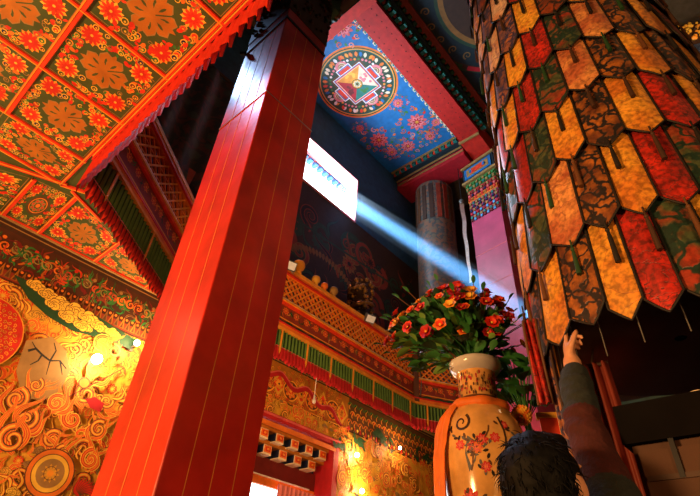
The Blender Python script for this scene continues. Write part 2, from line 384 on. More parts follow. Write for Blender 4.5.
# dark sky with a bank of yellow clouds at the top of the left mural
W.poly([wp(12, 276), wp(44, 291), wp(96, 318), wp(140, 345), wp(128, 350), wp(100, 340), wp(70, 332), wp(46, 318), wp(26, 300)], 'darkgreen')
for x, y, q in ((34, 287, .05), (46, 296, .055), (58, 304, .06), (72, 311, .065), (86, 319, .06), (66, 318, .055), (97, 328, .05), (80, 327, .05), (110, 334, .045), (52, 306, .05)):
    W.cloud(*wp(x, y), q, 'yellow', 'brown')
# tan rock with a dark branch
W.poly([wp(24, 342), wp(50, 338), wp(64, 352), wp(68, 372), wp(58, 392), wp(40, 402), wp(20, 398), wp(14, 372)], 'tan')
for pts, w in (([(26, 352), (34, 350), (40, 356), (48, 362), (58, 362), (64, 370)], .02), ([(40, 356), (36, 362), (28, 366)], .014), ([(48, 362), (54, 352), (52, 344)], .014), ([(58, 362), (60, 376)], .014), ([(48, 362), (44, 376)], .01), ([(34, 350), (30, 343)], .01)):
    W.stroke([wp(*p) for p in pts], (lambda t, w=w: w*(1.2-.7*t)), 'black')
# red halo of fine curls at the far left
hx, hz = wp(-22, 332)
W.disc(hx, hz, .335, 'amber', 40); W.disc(hx, hz, .325, 'red', 40)
for i in range(16):
    for j in range(16):
        u, v = hx-.32+j*.043+(i % 2)*.021, hz-.32+i*.043
        if math.hypot(u-hx, v-hz) < .30: W.spiral(u, v, .019, 1.2, random.uniform(0, 6), .009, ['brown', 'amber'] if random.random() < .5 else ['amber'], 1, 8)
# big flames over the rest of the left mural
for x, y, q, a in ((100, 345, .14, 1.2), (112, 352, .12, 2.0), (92, 372, .13, .8), (84, 395, .16, 1.6), (104, 402, .11, .4), (70, 420, .15, 1.9), (54, 404, .12, 1.2), (14, 400, .16, 1.5), (24, 420, .15, 1.1), (10, 440, .18, 1.8), (34, 386, .10, 1.4), (50, 440, .13, .9), (60, 455, .12, 1.8), (96, 430, .13, 1.2), (88, 460, .14, 1.7)):
    u, v = wp(x, y)
    for j in range(4): W.flame(u+random.uniform(-.07, .07), v-.09+random.uniform(-.04, .04), a+random.uniform(-.5, .5), q*random.uniform(1.5, 2.3), q*.5, random.choice((FLM, FL2)), random.choice((1, -1)))
    W.spiral(u, v, q*.6, 1.4, a, q*.36, random.choice((FLM, FL3)), random.choice((1, -1)))
# figure with a spear, a red fan leaf and a great lotus wheel
W.stroke([wp(66, 398), wp(122, 369)], .008, 'maroon')
W.poly([wp(83, 400), wp(93, 398), wp(102, 405), wp(98, 413), wp(88, 409)], 'crimson'); W.disc(*wp(82, 384), .045, 'orange', 16); W.ring(*wp(82, 384), .045, .055, 'brown')
lu, lv = wp(48, 474)
for q, m in ((.20, 'brown'), (.19, 'orange'), (.155, 'brown'), (.148, 'yellow'), (.115, 'tan')): W.disc(lu, lv, q, m, 30)
W.flower(lu, lv, .11, 10, 'tan', 'gold', 'amber'); W.ring(lu, lv, .05, .055, 'brown')
for i in range(9): W.flame(*wp(76, 496), .3+i*.22, .16, .05, ['brown', 'red'], 1)
# right mural: orange drapery figures and green ground
for x, y, q in ((340, 447, .10), (352, 444, .12), (374, 436, .10), (384, 440, .09), (420, 456, .10), (428, 462, .1)):
    for j in range(5): W.flame(*wp(x+random.uniform(-6, 6), y+random.uniform(-2, 6)), random.uniform(-.4, 3.4), q*1.6, q*.9, ['darkgreen'], 1)
for x, y in ((350, 462), (362, 475), (376, 452), (392, 462), (340, 478), (384, 480), (404, 470), (412, 485), (346, 446), (428, 470)):
    u, v = wp(x, y)
    for j in range(4): W.flame(u+random.uniform(-.08, .08), v-.1, PI/2+random.uniform(-.7, .7), .26, .08, random.choice((FLM, FL3)), random.choice((1, -1)))
    W.spiral(u, v, .08, 1.4, 1, .05, FL3)
wall_mural = struct(W, 'mural', wall_back)

# frieze: one long painted band under the ceiling (a board standing off the wall)
Fz = Paint((0, YB-.012, CZ), (1, 0, 0), (0, 0, 1), (0, -1, 0))
b = MB(); b.box((2.6, YB-.006, r(2.70)), (10.5, .012, .58), 'frieze'); board = struct(b, 'trim_1')
Fz.rect(-1.6, 2.88, 8.0, 2.985, 'umber'); Fz.stroke([(-1.6, 2.93), (8, 2.93)], .012, 'tan')
Fz.clip = (-1.6, 3.2, 2.42, 2.90)
x = -1.6
while x < 3.2:                  # left run: green and red scrolling leaves over a row of hanging points
    for j in range(12):
        a = random.uniform(.2, 2.9); Fz.flame(x+random.uniform(-.1, .1), 2.54+random.uniform(0, .24), a, random.uniform(.07, .16), .03, random.choice((['green', 'darkgreen'], ['darkgreen', 'green'], ['red', 'lotus'], ['tan', 'brown'], ['dimred'], ['lotus', 'red'], ['maroon'], ['green'])), random.choice((1, -1)))
    Fz.spiral(x, 2.72, .055, 1.4, random.uniform(0, 6), .02, random.choice((['tan', 'red'], ['orange'], ['green', 'tan'])), random.choice((1, -1)), 14)
    Fz.disc(x+.06, 2.80, .02, random.choice(('red', 'orange', 'tan')), 8)
    x += .10
Fz.rect(-1.6, 2.42, 3.2, 2.50, 'dimred')
x = -1.6
while x < 3.2:
    Fz.poly([(x-.028, 2.435), (x+.028, 2.435), (x, 2.565)], 'lotus' if int(round(x*16)) % 2 else 'dimgold'); Fz.poly([(x-.016, 2.44), (x+.016, 2.44), (x, 2.51)], 'brown'); Fz.disc(x+.032, 2.54, .014, 'orange', 8)
    x += .064
Fz.clip = (3.3, 8.0, 2.16, 2.90)
Fz.rect(3.3, 2.42, 5.42, 2.90, 'lotus'); Fz.rect(5.42, 2.42, 8.0, 2.90, 'brown')
def medallion(u, v, q):
    Fz.disc(u, v, q, 'brown', 20); Fz.ring(u, v, q*.82, q*.97, 'amber'); Fz.flower(u, v, q*.75, 8, 'orange', 'red', 'amber'); Fz.ring(u, v, q*.36, q*.44, 'gold')
x = 3.4
while x < 5.3:
    medallion(x, 2.60, .15); medallion(x+.2, 2.46, .07)
    Fz.poly([(x+.2, 2.80), (x+.33, 2.62), (x+.2, 2.46), (x+.07, 2.62)], 'gold'); Fz.poly([(x+.2, 2.75), (x+.29, 2.62), (x+.2, 2.51), (x+.11, 2.62)], 'scarlet'); Fz.flower(x+.2, 2.62, .07, 6, 'amber', None, 'brown')
    x += .42
for _ in range(160):
    u, v = random.uniform(3.3, 5.3), random.uniform(2.42, 2.9); Fz.spiral(u, v, .03, 1.2, random.uniform(0, 6), .014, random.choice((['brown', 'amber'], ['orange'], ['brown', 'red'])), 1, 9)
Fz.stroke([(3.4+.05*i, 2.76+.055*math.sin(i*.62)-.004*i-(max(0, i-26)*.012)) for i in range(42)], .075, 'crimson')
Fz.stroke([(3.4+.05*i, 2.79+.055*math.sin(i*.62)-.004*i-(max(0, i-26)*.012)) for i in range(42)], .016, 'rose')
x = 5.45
while x < 8:
    for row, (v, q) in enumerate(((2.78, .06), (2.66, .06), (2.53, .06))):
        u = x+(row % 2)*.065
        Fz.ring(u, v, q*.75, q, ('green', 'amber', 'orange')[row], 12, 0, PI); Fz.petal(u, v-.01, PI/2, q, q*.8, ('darkgreen', 'red', 'brown')[row]); Fz.flame(u, v-.05, PI/2, .11, .025, ['amber'], 1)
    Fz.poly([(x-.03, 2.425), (x+.03, 2.425), (x, 2.50)], 'red'); Fz.disc(x+.065, 2.46, .02, 'yellow', 8)
    x += .13
Fz.clip = None
struct(Fz, 'frieze_painting', board)
# gold line under the frieze and the fabric-red sill over the door
b = MB(); b.box((2.6, YB-.02, r(2.985)), (10.5, .04, .03), 'tan'); struct(b, 'trim_2')

# ------------------------------------------------------------------ doorway
b = MB()
for x in (DX0-.02, DX1+.02): b.box((x, YB+.18, DZ/2), (.10, .44, DZ), 'crimson')
b.box(((DX0+DX1)/2, YB+.18, DZ+.02), (DX1-DX0+.14, .44, .08), 'crimson'); 
b.box(((DX0+DX1)/2, YB-.045, DZ+.035), (DX1-DX0+.16, .02, .025), 'rose')
b.box(((DX0+DX1)/2, YB-.035, DZ-.08), (DX1-DX0, .012, .06), 'orange')
door = struct(b, 'door_1')
for row, (zz, yy, nb, sh) in enumerate(((r(1.97), YB+.12, 6, 0), (r(1.82), YB+.20, 6, .11))):
    for i in range(nb+1):
        x = DX0+.14+i*.265-sh
        if x > DX1-.10 or x < DX0+.05: continue
        q = MB(); q.box((x, yy+.05, zz), (.13, .24, .10), 'navy'); q.box((x, yy-.075, zz), (.13, .012, .10), 'cream'); q.box((x, yy-.079, zz), (.115, .012, .085), 'orange'); q.box((x, yy-.086, zz), (.07, .008, .05), 'red'); q.box((x, yy-.092, zz), (.035, .006, .025), 'amber'); q.box((x, yy+.05, zz-.055), (.15, .24, .012), 'cream')
        q.build('lintel_bracket', door)
    q = MB(); q.box(((DX0+DX1)/2, yy+.05, zz+.085), (DX1-DX0-.06, .22, .05), 'lotus'); q.box(((DX0+DX1)/2, yy+.14, zz), (DX1-DX0-.06, .03, .14), 'navy'); q.build('lintel_board', door)
q = MB(); q.box(((DX0+DX1)/2, YB+.30, r(1.66)), (DX1-DX0-.06, .04, .22), 'maroon'); q.build('lintel_panel', door)
q = MB(); q.box(((DX0+DX1)/2, YB+.30, r(1.50)), (DX1-DX0-.06, .05, .10), 'orange'); q.box(((DX0+DX1)/2, YB+.265, r(1.55)), (DX1-DX0-.3, .03, .014), 'white'); q.build('transom_board', door)
# a pink door curtain gathered inside the opening
q = MB(); rows = []
for k in range(9):
    z = r(1.50)-k*(r(1.50)-.02)/8; rows.append([(4.45+(DX1-.07-4.45)*i/60, YB+.22+.02*math.sin(i*.9)+.006*math.sin(i*2.3+k), z) for i in range(61)])
q.grid(rows, 'pink'); t = q.build('door_curtain'); tag(t, 'pink cloth curtain hung in the doorway of the mural wall', 'curtain')
# outside ground and wall beyond the door
b = MB(); b.box((4.4, YU+1.6, -.05), (6, 2.4, .1), 'plaster'); struct(b, 'ground')

# ------------------------------------------------------------------ balustrades and pleated valances around the well
def frame_of(a, c):
    a, c = Vector((*a, 0)), Vector((*c, 0)); t = (c-a); L = t.length; t.normalize(); return a, t, Vector((t.y, -t.x, 0)), L   # n points into the well
def valance(a, c, lab, front, phase=0, tabs=True, nlow=2.63):
    a, t, n, L = frame_of(a, c); th = thing('valance', lab, 'valance', (a+t*(L/2))+Vector((0, 0, r(2.64))), 'pleated valances around the light well')
    np = int(L/(.058 if front else .082)); red0 = 2.76 if phase else 2.815; dp = .085 if phase else .045
    def sheet(z0, z1, m, tips, off, amp):
        q = MB(); rows = []
        lev = 5
        for k in range(lev+1):
            f = k/lev; row = []
            for i in range(np*4+1):
                ph = i/4*2*PI; dd = off+amp*math.sin(ph)*(.5+.5*f); zz = z0+(z1-z0)*f
                if tips: zz -= ((dp if front else .07)*(1+math.cos(ph))*.8+.014*math.sin(i*.37))*f**2
                p = a+t*(L*i/(np*4)); row.append((p.x+n.x*dd, p.y+n.y*dd, r(zz)))
            rows.append(row)
        q.grid(rows, m if not isinstance(m, tuple) else (lambda i, j: m[(j//2) % 2]), smooth=True); return q  # paired colours alternate per half pleat: shade of the folds painted in
    if front:
        sheet(3.05, red0-.02, ('valgreen', 'darkgreen'), False, .045, .032).build('pleated_cloth', th)
        sheet(red0, 2.71 if phase else 2.70, 'crimson' if not phase else ('red', 'maroon'), True, .050, .027).build('red_border', th)
        q = MB(); q.box(a+t*(L/2)+n*.07+Vector((0, 0, r(red0-.012))), (L, .004, .008), 'rose', ax=(t, n, Vector((0, 0, 1)))); q.build('trim_tape', th)
        if tabs:
            k = .22
            while k < L:
                q = MB(); p = a+t*k+n*.072; q.box(p+Vector((0, 0, r(2.895))), (.028, .006, .29), 'amber', ax=(t, n, Vector((0, 0, 1)))); 
                q.face([p-t*.014+Vector((0, 0, r(2.75))), p+t*.014+Vector((0, 0, r(2.75))), p+Vector((0, 0, r(2.69)))], 'amber'); q.build('orange_tab', th); k += .80 if phase else .46
    else:
        sheet(2.965, 2.69, ('scarlet', 'red'), True, -.005, .026).build('ruffle', th)
        q = MB(); q.box(a+t*(L/2)-n*.022+Vector((0, 0, r(2.965))), (L, .012, .045), 'red', ax=(t, n, Vector((0, 0, 1)))); q.build('heading_band', th)
        q = MB(); q.box(a+t*(L/2)-n*.026+Vector((0, 0, r(2.985))), (L, .016, .014), 'yellow', ax=(t, n, Vector((0, 0, 1)))); q.build('yellow_cord', th)
    return th
def balustrade(a, c, lab, lattice_step=.115, posts=()):
    a, t, n, L = frame_of(a, c); Z = Vector((0, 0, 1)); th = thing('balustrade', lab, 'balustrade', (a+t*(L/2))+Vector((0, 0, r(H1+.02))), 'lattice balustrades around the light well')
    mid = a+t*(L/2)
    q = MB(); q.box(mid+n*.02+Z*r(3.09), (L, .09, .075), 'orange', ax=(t, n, Z)); q.box(mid+n*.05+Z*r(3.055), (L, .06, .03), 'amber', ax=(t, n, Z)); q.box(mid+n*.05+Z*r(3.135), (L, .05, .02), 'red', ax=(t, n, Z)); q.build('lower_moulding', th)
    p = Paint(a+n*.022+Z*CZ, t, Z, n)
    p.box(mid-n*.0+Z*r(3.31), (L, .04, .32), 'dimred', ax=(t, n, Z))
    p.stroke([(i*.03, 3.185+.012*math.sin(i*.9)) for i in range(int(L/.03)+1)], .035, 'darkgreen')
    x = .12
    while x < L-.06:
        p.flower(x, 3.35, .055, 8, 'orange', 'red', 'amber')
        for j in range(4): p.flame(x+random.uniform(.03, .15), 3.33+random.uniform(-.05, .06), random.uniform(0, 6.3), .085, .02, random.choice((['dimgold'], ['green'], ['orange'], ['darkgreen'], ['gold'])), random.choice((1, -1)))
        x += .19
    p.stroke([(0, 3.225), (L, 3.225)], .016, 'amber'); p.build('painted_board', th)
    q = MB(); q.box(mid+n*.03+Z*r(3.472), (L, .075, .026), 'amber', ax=(t, n, Z)); q.box(mid+n*.055+Z*r(3.49), (L, .02, .010), 'cream', ax=(t, n, Z)); q.box(mid+n*.025+Z*r(3.44), (L, .05, .04), 'scarlet', ax=(t, n, Z)); q.build('middle_moulding', th)
    q = MB(); h0, h1 = 3.485, 3.885; hh = h1-h0          # fretwork: two crossing sets of slanted bars with short ties
    def bar(u0, v0, u1, v1, w=.021, m='orange', dd=0):
        A, B = a+t*u0+Z*r(v0), a+t*u1+Z*r(v1); d = B-A; l = d.length
        if l < .01: return
        d.normalize(); q.box((A+B)/2+n*dd, (l, .022, w), m, ax=(d, n, n.cross(d)))
    k = -hh
    while k < L:
        for sg in (1, -1):
            u0, u1 = (k, k+hh) if sg > 0 else (k+hh, k); v0, v1 = h0, h1
            lo, hi = sorted((u0, u1))
            if lo < 0 or hi > L:
                f0 = max(0, -lo)/hh; f1 = max(0, hi-L)/hh
                if sg > 0: u0, v0, u1, v1 = u0+f0*hh, v0+f0*hh, u1-f1*hh, v1-f1*hh
                else: u0, v0, u1, v1 = u0-f1*hh, v0+f1*hh, u1+f0*hh, v1-f0*hh
                if v1-v0 < .02: continue
            bar(u0, v0, u1, v1, .021, 'amber' if sg > 0 else 'orange', .004*sg)
        k += lattice_step
    bar(0, h0+hh*.33, L, h0+hh*.33, .015, 'orange', -.01); bar(0, h0+hh*.67, L, h0+hh*.67, .015, 'orange', -.01)
    q.build('lattice', th)
    q = MB(); q.box(mid+Z*r(3.925), (L, .09, .075), 'orange', ax=(t, n, Z)); q.box(mid+Z*r(3.985), (L, .11, .055), 'amber', ax=(t, n, Z)); q.box(mid+n*.05+Z*r(3.895), (L, .03, .02), 'red', ax=(t, n, Z)); q.build('top_rail', th)
    for x in posts:
        q = MB(); q.box(a+t*x+n*.015+Z*r(3.55), (.09, .12, .98), 'brown', ax=(t, n, Z)); q.box(a+t*x+n*.015+Z*r(4.06), (.07, .09, .06), 'darkgilt', ax=(t, n, Z)); q.build('post', th)
    return th
A_, B_, C_, D_, E_ = OPEN[:5]
valance((A_[0], .2), B_, 'red ruffled valance along the ceiling edge above the tall red pillar', False)
valance(B_, C_, 'green pleated valance with red tips on the slanted corner left of the red pillar', True, 1)
valance(C_, D_, 'long green pleated valance with red border above the doorway', True)
valance(D_, E_, 'short green pleated valance behind the orange vase', True)
balustrade(B_, C_, 'orange lattice balustrade on the slanted corner left of the red pillar', .13)
balustrade(C_, D_, 'long orange lattice balustrade right of the red pillar with jars on its rail', .105)
balustrade(D_, E_, 'short orange lattice balustrade behind the flower bouquet', .105, posts=(.04,))

# things on the rail
Z = Vector((0, 0, 1)); RAIL = r(4.0125)
def lathe_thing(name, label, cat, c, parts, group=None):
    th = thing(name, label, cat, c, group)
    for nm, prof, m in parts: q = MB(); q.lathe(prof, c, m, 20); q.build(nm, th)
    return th
jar_bits = [(3.66, .065, 'amber', 'largest golden jar on the lattice rail, next to the floodlight by the pillar'), (4.02, .047, 'gold', 'brownish jar, second from the pillar on the lattice rail'),
            (4.20, .040, 'orange', 'small bright orange jar, third from the pillar on the lattice rail'), (4.40, .050, 'tan', 'tan round jar, farthest from the pillar on the lattice rail')]
for x, q, m, lab in jar_bits:
    q *= 1.35
    lathe_thing('offering_jar', lab, 'jar', (x, 4.475, RAIL), [('jar_body', [(q*.5, 0), (q*.6, q*.2), (q*.45, q*.6), (q*.9, q*1.0), (q*1.05, q*1.5), (q*.9, q*2.0)], m), ('jar_lid', [(q*.95, q*2.0), (q*.8, q*2.25), (q*.3, q*2.5), (q*.15, q*2.7), (.003, q*2.8)], m)], 'offering jars on the lattice rail')
def floodlight(x, lab, tilt=.5):
    th = thing('floodlight', lab, 'lamp', (x, 4.47, RAIL), 'floodlights clamped to the rail')
    c = Vector((x, 4.40, r(3.99))); d = Vector((-.25, -.8, -tilt)).normalized(); s = d.cross(Z).normalized(); u = s.cross(d)
    q = MB(); q.box(c, (.17, .13, .07), 'grey', ax=(s, u, d)); 
    for k in range(5): q.box(c-d*.045+s*(-.06+.03*k), (.008, .11, .03), 'grey', ax=(s, u, d))
    q.build('housing', th)
    q = MB(); q.box(c+d*.037, (.145, .105, .006), 'lamp_glass', ax=(s, u, d)); q.build('lens', th, label='pale glass lens')
    q = MB(); q.tube([c+s*.095-u*.02, c+s*.095-u*.09, Vector((x, 4.47, RAIL+.0)), ], .008, 'steel'); q.tube([c-s*.095-u*.02, c-s*.095-u*.09, Vector((x, 4.47, RAIL))], .008, 'steel'); q.box((x, 4.47, RAIL+.006), (.12, .05, .012), 'steel'); q.build('bracket', th)
floodlight(3.44, 'white floodlight on the lattice rail beside the red pillar', .5)
floodlight(5.18, 'grey floodlight on the lattice rail near the gilded column', .7)
# clamp lamp and wire at the corner post
th = thing('clip_lamp', 'black clip lamp on the balustrade corner post left of the flowers', 'lamp', (6.55, 4.45, r(4.0)))
q = MB(); q.tube([(6.50, 4.36, r(3.93)), (6.42, 4.28, r(3.86))], lambda t: .05+.03*t, 'black', 12); q.build('lamp_head', th)
q = MB(); q.ball((6.41, 4.27, r(3.85)), .045, 'steel'); q.build('bulb', th)
q = MB(); q.tube([(6.50, 4.38, r(3.95)), (6.52, 4.42, r(4.0)), (6.54, 4.40, r(3.7)), (6.55, 4.39, r(3.4)), (6.53, 4.40, r(3.2))], .010, 'grey'); q.build('cable', th)

# gilded dragon column on the gallery
th = thing('gilded_column', 'short gilded column wound with a carved dragon behind the lattice rail', 'column', (5.55, 4.95, r(H1+.10)))
q = MB(); q.lathe([(.26, 0), (.26, .1), (.20, .14), (.19, .3), (.19, 1.6), (.20, 1.95)], (5.55, 4.95, r(H1+.10)), 'umber', 24); q.build('shaft', th)
q = MB(); q.tube([(5.55+.22*math.cos(t*.45), 4.95+.22*math.sin(t*.45), r(H1+.22)+t*.026) for t in range(66)], lambda t: .05*(1.1-t*.5), 'darkgilt', 8)
for k in range(330):
    ph, zz = random.uniform(0, 6.3), random.uniform(.2, 1.95); q.ball((5.55+.21*math.cos(ph), 4.95+.21*math.sin(ph), r(H1+.10)+zz), random.uniform(.015, .05), random.choice(('darkgilt', 'umber', 'darkgilt', 'gilt')), 6)
q.build('dragon', th)

# ------------------------------------------------------------------ the tall red pillar
PX0, PX1, PY0, PY1 = .918, 1.322, 1.70, 2.180
th = thing('pillar', 'tall square red lacquered pillar with thin gold lines in the foreground', 'pillar', ((PX0+PX1)/2, (PY0+PY1)/2, 0))
q = MB(); q.box(((PX0+PX1)/2, (PY0+PY1)/2, r(4.25)/2), (PX1-PX0, PY1-PY0, r(4.25)), 'lacquer')
o = q.build('shaft', th)
bv = o.modifiers.new('bevel', 'BEVEL'); bv.width = .006; bv.segments = 2
q = MB()
for k in (.27, .51, .77): q.box((PX0-.0006, PY1-(PY1-PY0)*k, r(3.6)/2), (.0012, .0032, r(3.6)), 'gilt_line')
for k in (.27, .53, .78): q.box((PX0+(PX1-PX0)*k, PY0-.0006, r(3.6)/2), (.0032, .0012, r(3.6)), 'gilt_line')
q.build('gold_lining', th)
zs = r(3.60); q = MB()
q.box(((PX0+PX1)/2, (PY0+PY1)/2, zs), (PX1-PX0+.012, PY1-PY0+.012, .028), 'iron'); q.tube([(PX0-.012, PY1-.02, zs-.02), (PX0-.03, PY1+.02, zs)], .016, 'iron'); q.build('iron_strap', th, label='black iron strap round the pillar')
q = MB(); q.box(((PX0+PX1)/2, (PY0+PY1)/2, r(2.66)), (PX1-PX0+.006, PY1-PY0+.006, .008), 'steel'); q.build('wire_band', th)
q = MB()
cx, cy = (PX0+PX1)/2, (PY0+PY1)/2
for k, (dz, w, h) in enumerate(((4.02, .008, .56), (4.42, .10, .24), (4.65, .30, .22), (4.87, .46, .22))):
    q.box((cx, cy, r(dz)), (PX1-PX0+w, PY1-PY0+w, h), ('umber', 'darkgreen', 'umber', 'black')[k])
for k in range(420):
    f = random.random(); s = random.choice((0, 1, 2, 3)); zz = random.uniform(3.76, 4.95); w = .012 if zz < 4.3 else .10+(zz-4.3)*.55
    x, y = ((PX0-w/2, cy+(f-.5)*(PY1-PY0)), (PX1+w/2, cy+(f-.5)*(PY1-PY0)), (cx+(f-.5)*(PX1-PX0), PY0-w/2), (cx+(f-.5)*(PX1-PX0), PY1+w/2))[s]
    q.ball((x, y, r(zz)), random.uniform(.010, .022) if zz < 4.3 else random.uniform(.02, .05), random.choice(('darkgreen', 'umber', 'black', 'brown')), 6)
q.build('carved_capital', th, label='dark carved capital')
q = MB(); q.box((cx, cy, r(7.2)), (PX1-PX0-.06, PY1-PY0-.06, 5.0), 'maroon'); q.build('upper_shaft', th)
q = MB(); q.box((cx, cy, .12), (PX1-PX0+.16, PY1-PY0+.16, .24), 'grey'); q.build('plinth', th)

# ------------------------------------------------------------------ the hanging banner (overlapping brocade tongues on a drum)
BA, BR, BD = D2R(5.5), .474, 1.98
bc = Vector((BD*math.cos(BA), BD*math.sin(BA), 0))
banner = thing('hanging_banner', 'huge round hanging banner of overlapping red, gold and green brocade tongues', 'banner', bc+Z*r(.83))
NC = 24; NROW = 13; PR = .33
pick = {0: {-5: 'red_brocade', -4: 'dark_brocade', -3: 'gold_brocade', -2: 'dark_brocade', -1: 'gold_brocade', 0: 'red_brocade', 1: 'green_brocade', 2: 'gold_brocade'},
        1: {-5: 'gold_brocade', -4: 'gold_brocade', -3: 'green_brocade', -2: 'peach_brocade', -1: 'dark_brocade', 0: 'gold_brocade', 1: 'red_brocade', 2: 'green_brocade'},
        2: {-5: 'purple_brocade', -4: 'green_brocade', -3: 'red_brocade', -2: 'green_brocade', -1: 'gold_brocade', 0: 'dark_brocade', 1: 'gold_brocade', 2: 'red_brocade', 3: 'gold_brocade'},
        3: {-5: 'pale_brocade', -4: 'red_brocade', -3: 'yellow_brocade', -2: 'red_brocade', -1: 'green_brocade', 0: 'peach_brocade', 1: 'dark_brocade', 2: 'gold_brocade', 3: 'dark_brocade', 4: 'gold_brocade'},
        4: {-5: 'yellow_brocade', -4: 'yellow_brocade', -3: 'purple_brocade', -2: 'yellow_brocade', -1: 'red_brocade', 0: 'green_brocade', 1: 'peach_brocade', 2: 'dark_brocade', 3: 'gold_brocade', 4: 'rust_brocade'},
        5: {-5: 'peach_brocade', -4: 'purple_brocade', -3: 'pale_brocade', -2: 'purple_brocade', -1: 'yellow_brocade', 0: 'rust_brocade', 1: 'gold_brocade', 2: 'dark_brocade', 3: 'gold_brocade', 4: 'dark_brocade'},
        6: {-5: 'pale_brocade', -4: 'pale_brocade', -3: 'purple_brocade', -2: 'pale_brocade', -1: 'red_brocade', 0: 'rust_brocade', 1: 'dark_brocade', 2: 'rust_brocade', 3: 'gold_brocade', 4: 'rust_brocade'}}
FAB = ['gold_brocade', 'dark_brocade', 'red_brocade', 'peach_brocade', 'green_brocade', 'yellow_brocade', 'rust_brocade', 'purple_brocade']
PH = {0: {-6: -88, -5: -72, -4: -57, -3: -41.5, -2: -24, -1: -11.3, 0: 0, 1: 12, 2: 27}, 1: {-5: -73, -4: -57, -3: -42, -2: -23.5, -1: -9, 0: 4, 1: 17, 2: 31}}
def phi_(row, c): return PH.get(row, {}).get(c, 2+15*c)     # the tongues of the two lowest rows hang unevenly
def flap_mesh(q, col, row, fab, edge=True):
    pc_, pl_, pr_ = phi_(row, col), phi_(row, col-1), phi_(row, col+1); phi0 = PI+BA+D2R(pc_); wl, wr = D2R((pc_-pl_)*.49), D2R((pr_-pc_)*.49); zt = (.815, 1.125)[row] if row < 2 else .83+row*PR
    if row == 0 and -2 < col < 3: zt -= .035
    top = zt+PR+.14; vd = .058
    drop = random.uniform(-.012, .012); tilt = random.uniform(.0, .012)
    def P(s, f, off=0):      # s in -1..1 across, f 0 (top)..1 (bottom)
        ph = phi0+(wl if s < 0 else wr)*s; zz = top+(zt+vd*abs(s)**1.1+drop-top)*f
        rr = BR+.004+(.020+tilt)*f+.012*math.sin(PI*f)*(1-s*s)+.004*math.sin(s*2.5+col)+off
        return (bc.x+rr*math.cos(ph), bc.y+rr*math.sin(ph), r(zz))
    N, K = 8, 6
    rows = [[P(-1+2*i/N, k/K) for i in range(N+1)] for k in range(K+1)]
    q.grid(rows, fab, smooth=True)
    if edge:
        path = [P(-1, k/K, .002) for k in range(K+1)]+[P(-1+2*i/N, 1, .002) for i in range(1, N+1)]+[P(1, k/K, .002) for k in range(K-1, -1, -1)]
        q.tube(path, .0042, 'black', 5)
    return P
def tassel_mesh(P, m):
    q = MB(); a = Vector(P(0, 1, .012)); l = random.uniform(.095, .125)
    # it hangs on a loop from the point of the tongue, in front of the tongue below
    q.tube([a+Z*.02, a-Z*.015], .0035, m, 6); q.ball(a-Z*.02, .008, m, 8); q.tube([a-Z*.024, a-Z*.05, a-Z*(.03+l)], lambda t: .005+.0045*t, m, 8)
    return q
SHOWN = range(-5, 6)
rest = MB()
for row in range(NROW):
    for c in range(-12, 12):
        fab = pick.get(row, {}).get(c) or FAB[(c*5+row*3+(c*row) % 3) % len(FAB)]
        if c in SHOWN and row < 9:
            q = MB(); P = flap_mesh(q, c, row, fab); fl = q.build('brocade_tongue', banner)
            if row: tassel_mesh(P, random.choice(('umber', 'umber', 'black', 'darkgreen', 'brown'))).build('tassel', fl)
        else:
            if row: P = flap_mesh(rest, c, row, fab, False)
rest.build('brocade_tongues', banner, kind='stuff')
q = MB(); q.lathe([(.02, r(.93)), (BR-.01, r(.90)), (BR-.01, r(5.2)), (.05, r(5.25))], (bc.x, bc.y, 0), 'black', 48, cap=False); q.build('dark_drum', banner)  # backing drum; its black closed bottom paints in the shade under the tongues
q = MB(); q.tube([bc+Z*r(5.2), bc+Z*TOP], .03, 'crimson', 8); q.build('hanging_rope', banner)
q = MB()
for k in range(9):
    ph = PI+BA+D2R(-58+k*15.5); x, y = bc.x+(BR-.03)*math.cos(ph), bc.y+(BR-.03)*math.sin(ph); q.tube([(x, y, r(.95)), (x, y, r(.735))], .002, 'grey', 5)
q.build('hem_cord', banner, kind='stuff')

# narrow streamers hanging beside the banner, and the red drape below it
def streamer(c, yaw, w, z0, z1, m, m2):
    t = Vector((math.cos(yaw), math.sin(yaw), 0)); n = Vector((-t.y, t.x, 0)); rows = []
    for k in range(15):
        z = z1+(z0-z1)*k/14; rows.append([Vector((c[0], c[1], z))+t*(w*(i/10-.5))+n*(.012*math.sin(i*1.3+k*.35)) for i in range(11)])
    q = MB(); q.grid(rows, m); o = q.build('streamer', banner)
    q = MB()
    for e in (0, -1): q.tube([row[e] for row in rows], .005, m2, 6)
    q.build('border', o)
streamer((1.63, .600), D2R(100), .045, r(.66), r(.98), 'red_brocade', 'brown')
streamer((1.72, .580), D2R(100), .03, r(.35), r(.98), 'dark_brocade', 'amber')
streamer((1.66, .56), D2R(60), .035, r(.30), r(.98), 'purple_brocade', 'umber')
th = thing('cloth_drape', 'dark red cloth drape hanging behind the raised arm', 'drape', (1.86, .475, .3)); rows = []
for k in range(18):
    z = r(.86)+(.3-r(.86))*k/17; rows.append([(1.86+.02*math.sin(i*1.1), .530-.125*i/18*(.8+.5*k/17), z) for i in range(19)])
q = MB(); q.grid(rows, 'drape_red'); q.build('cloth', th)
q = MB(); q.tube([rows[0][0], rows[0][-1]], .008, 'umber'); q.build('hanging_rod', th)
q = MB(); q.tube([Vector(rows[0][9]), Vector((bc.x-.1, bc.y+.2, r(1.2)))], .004, 'umber'); q.build('cord', th)

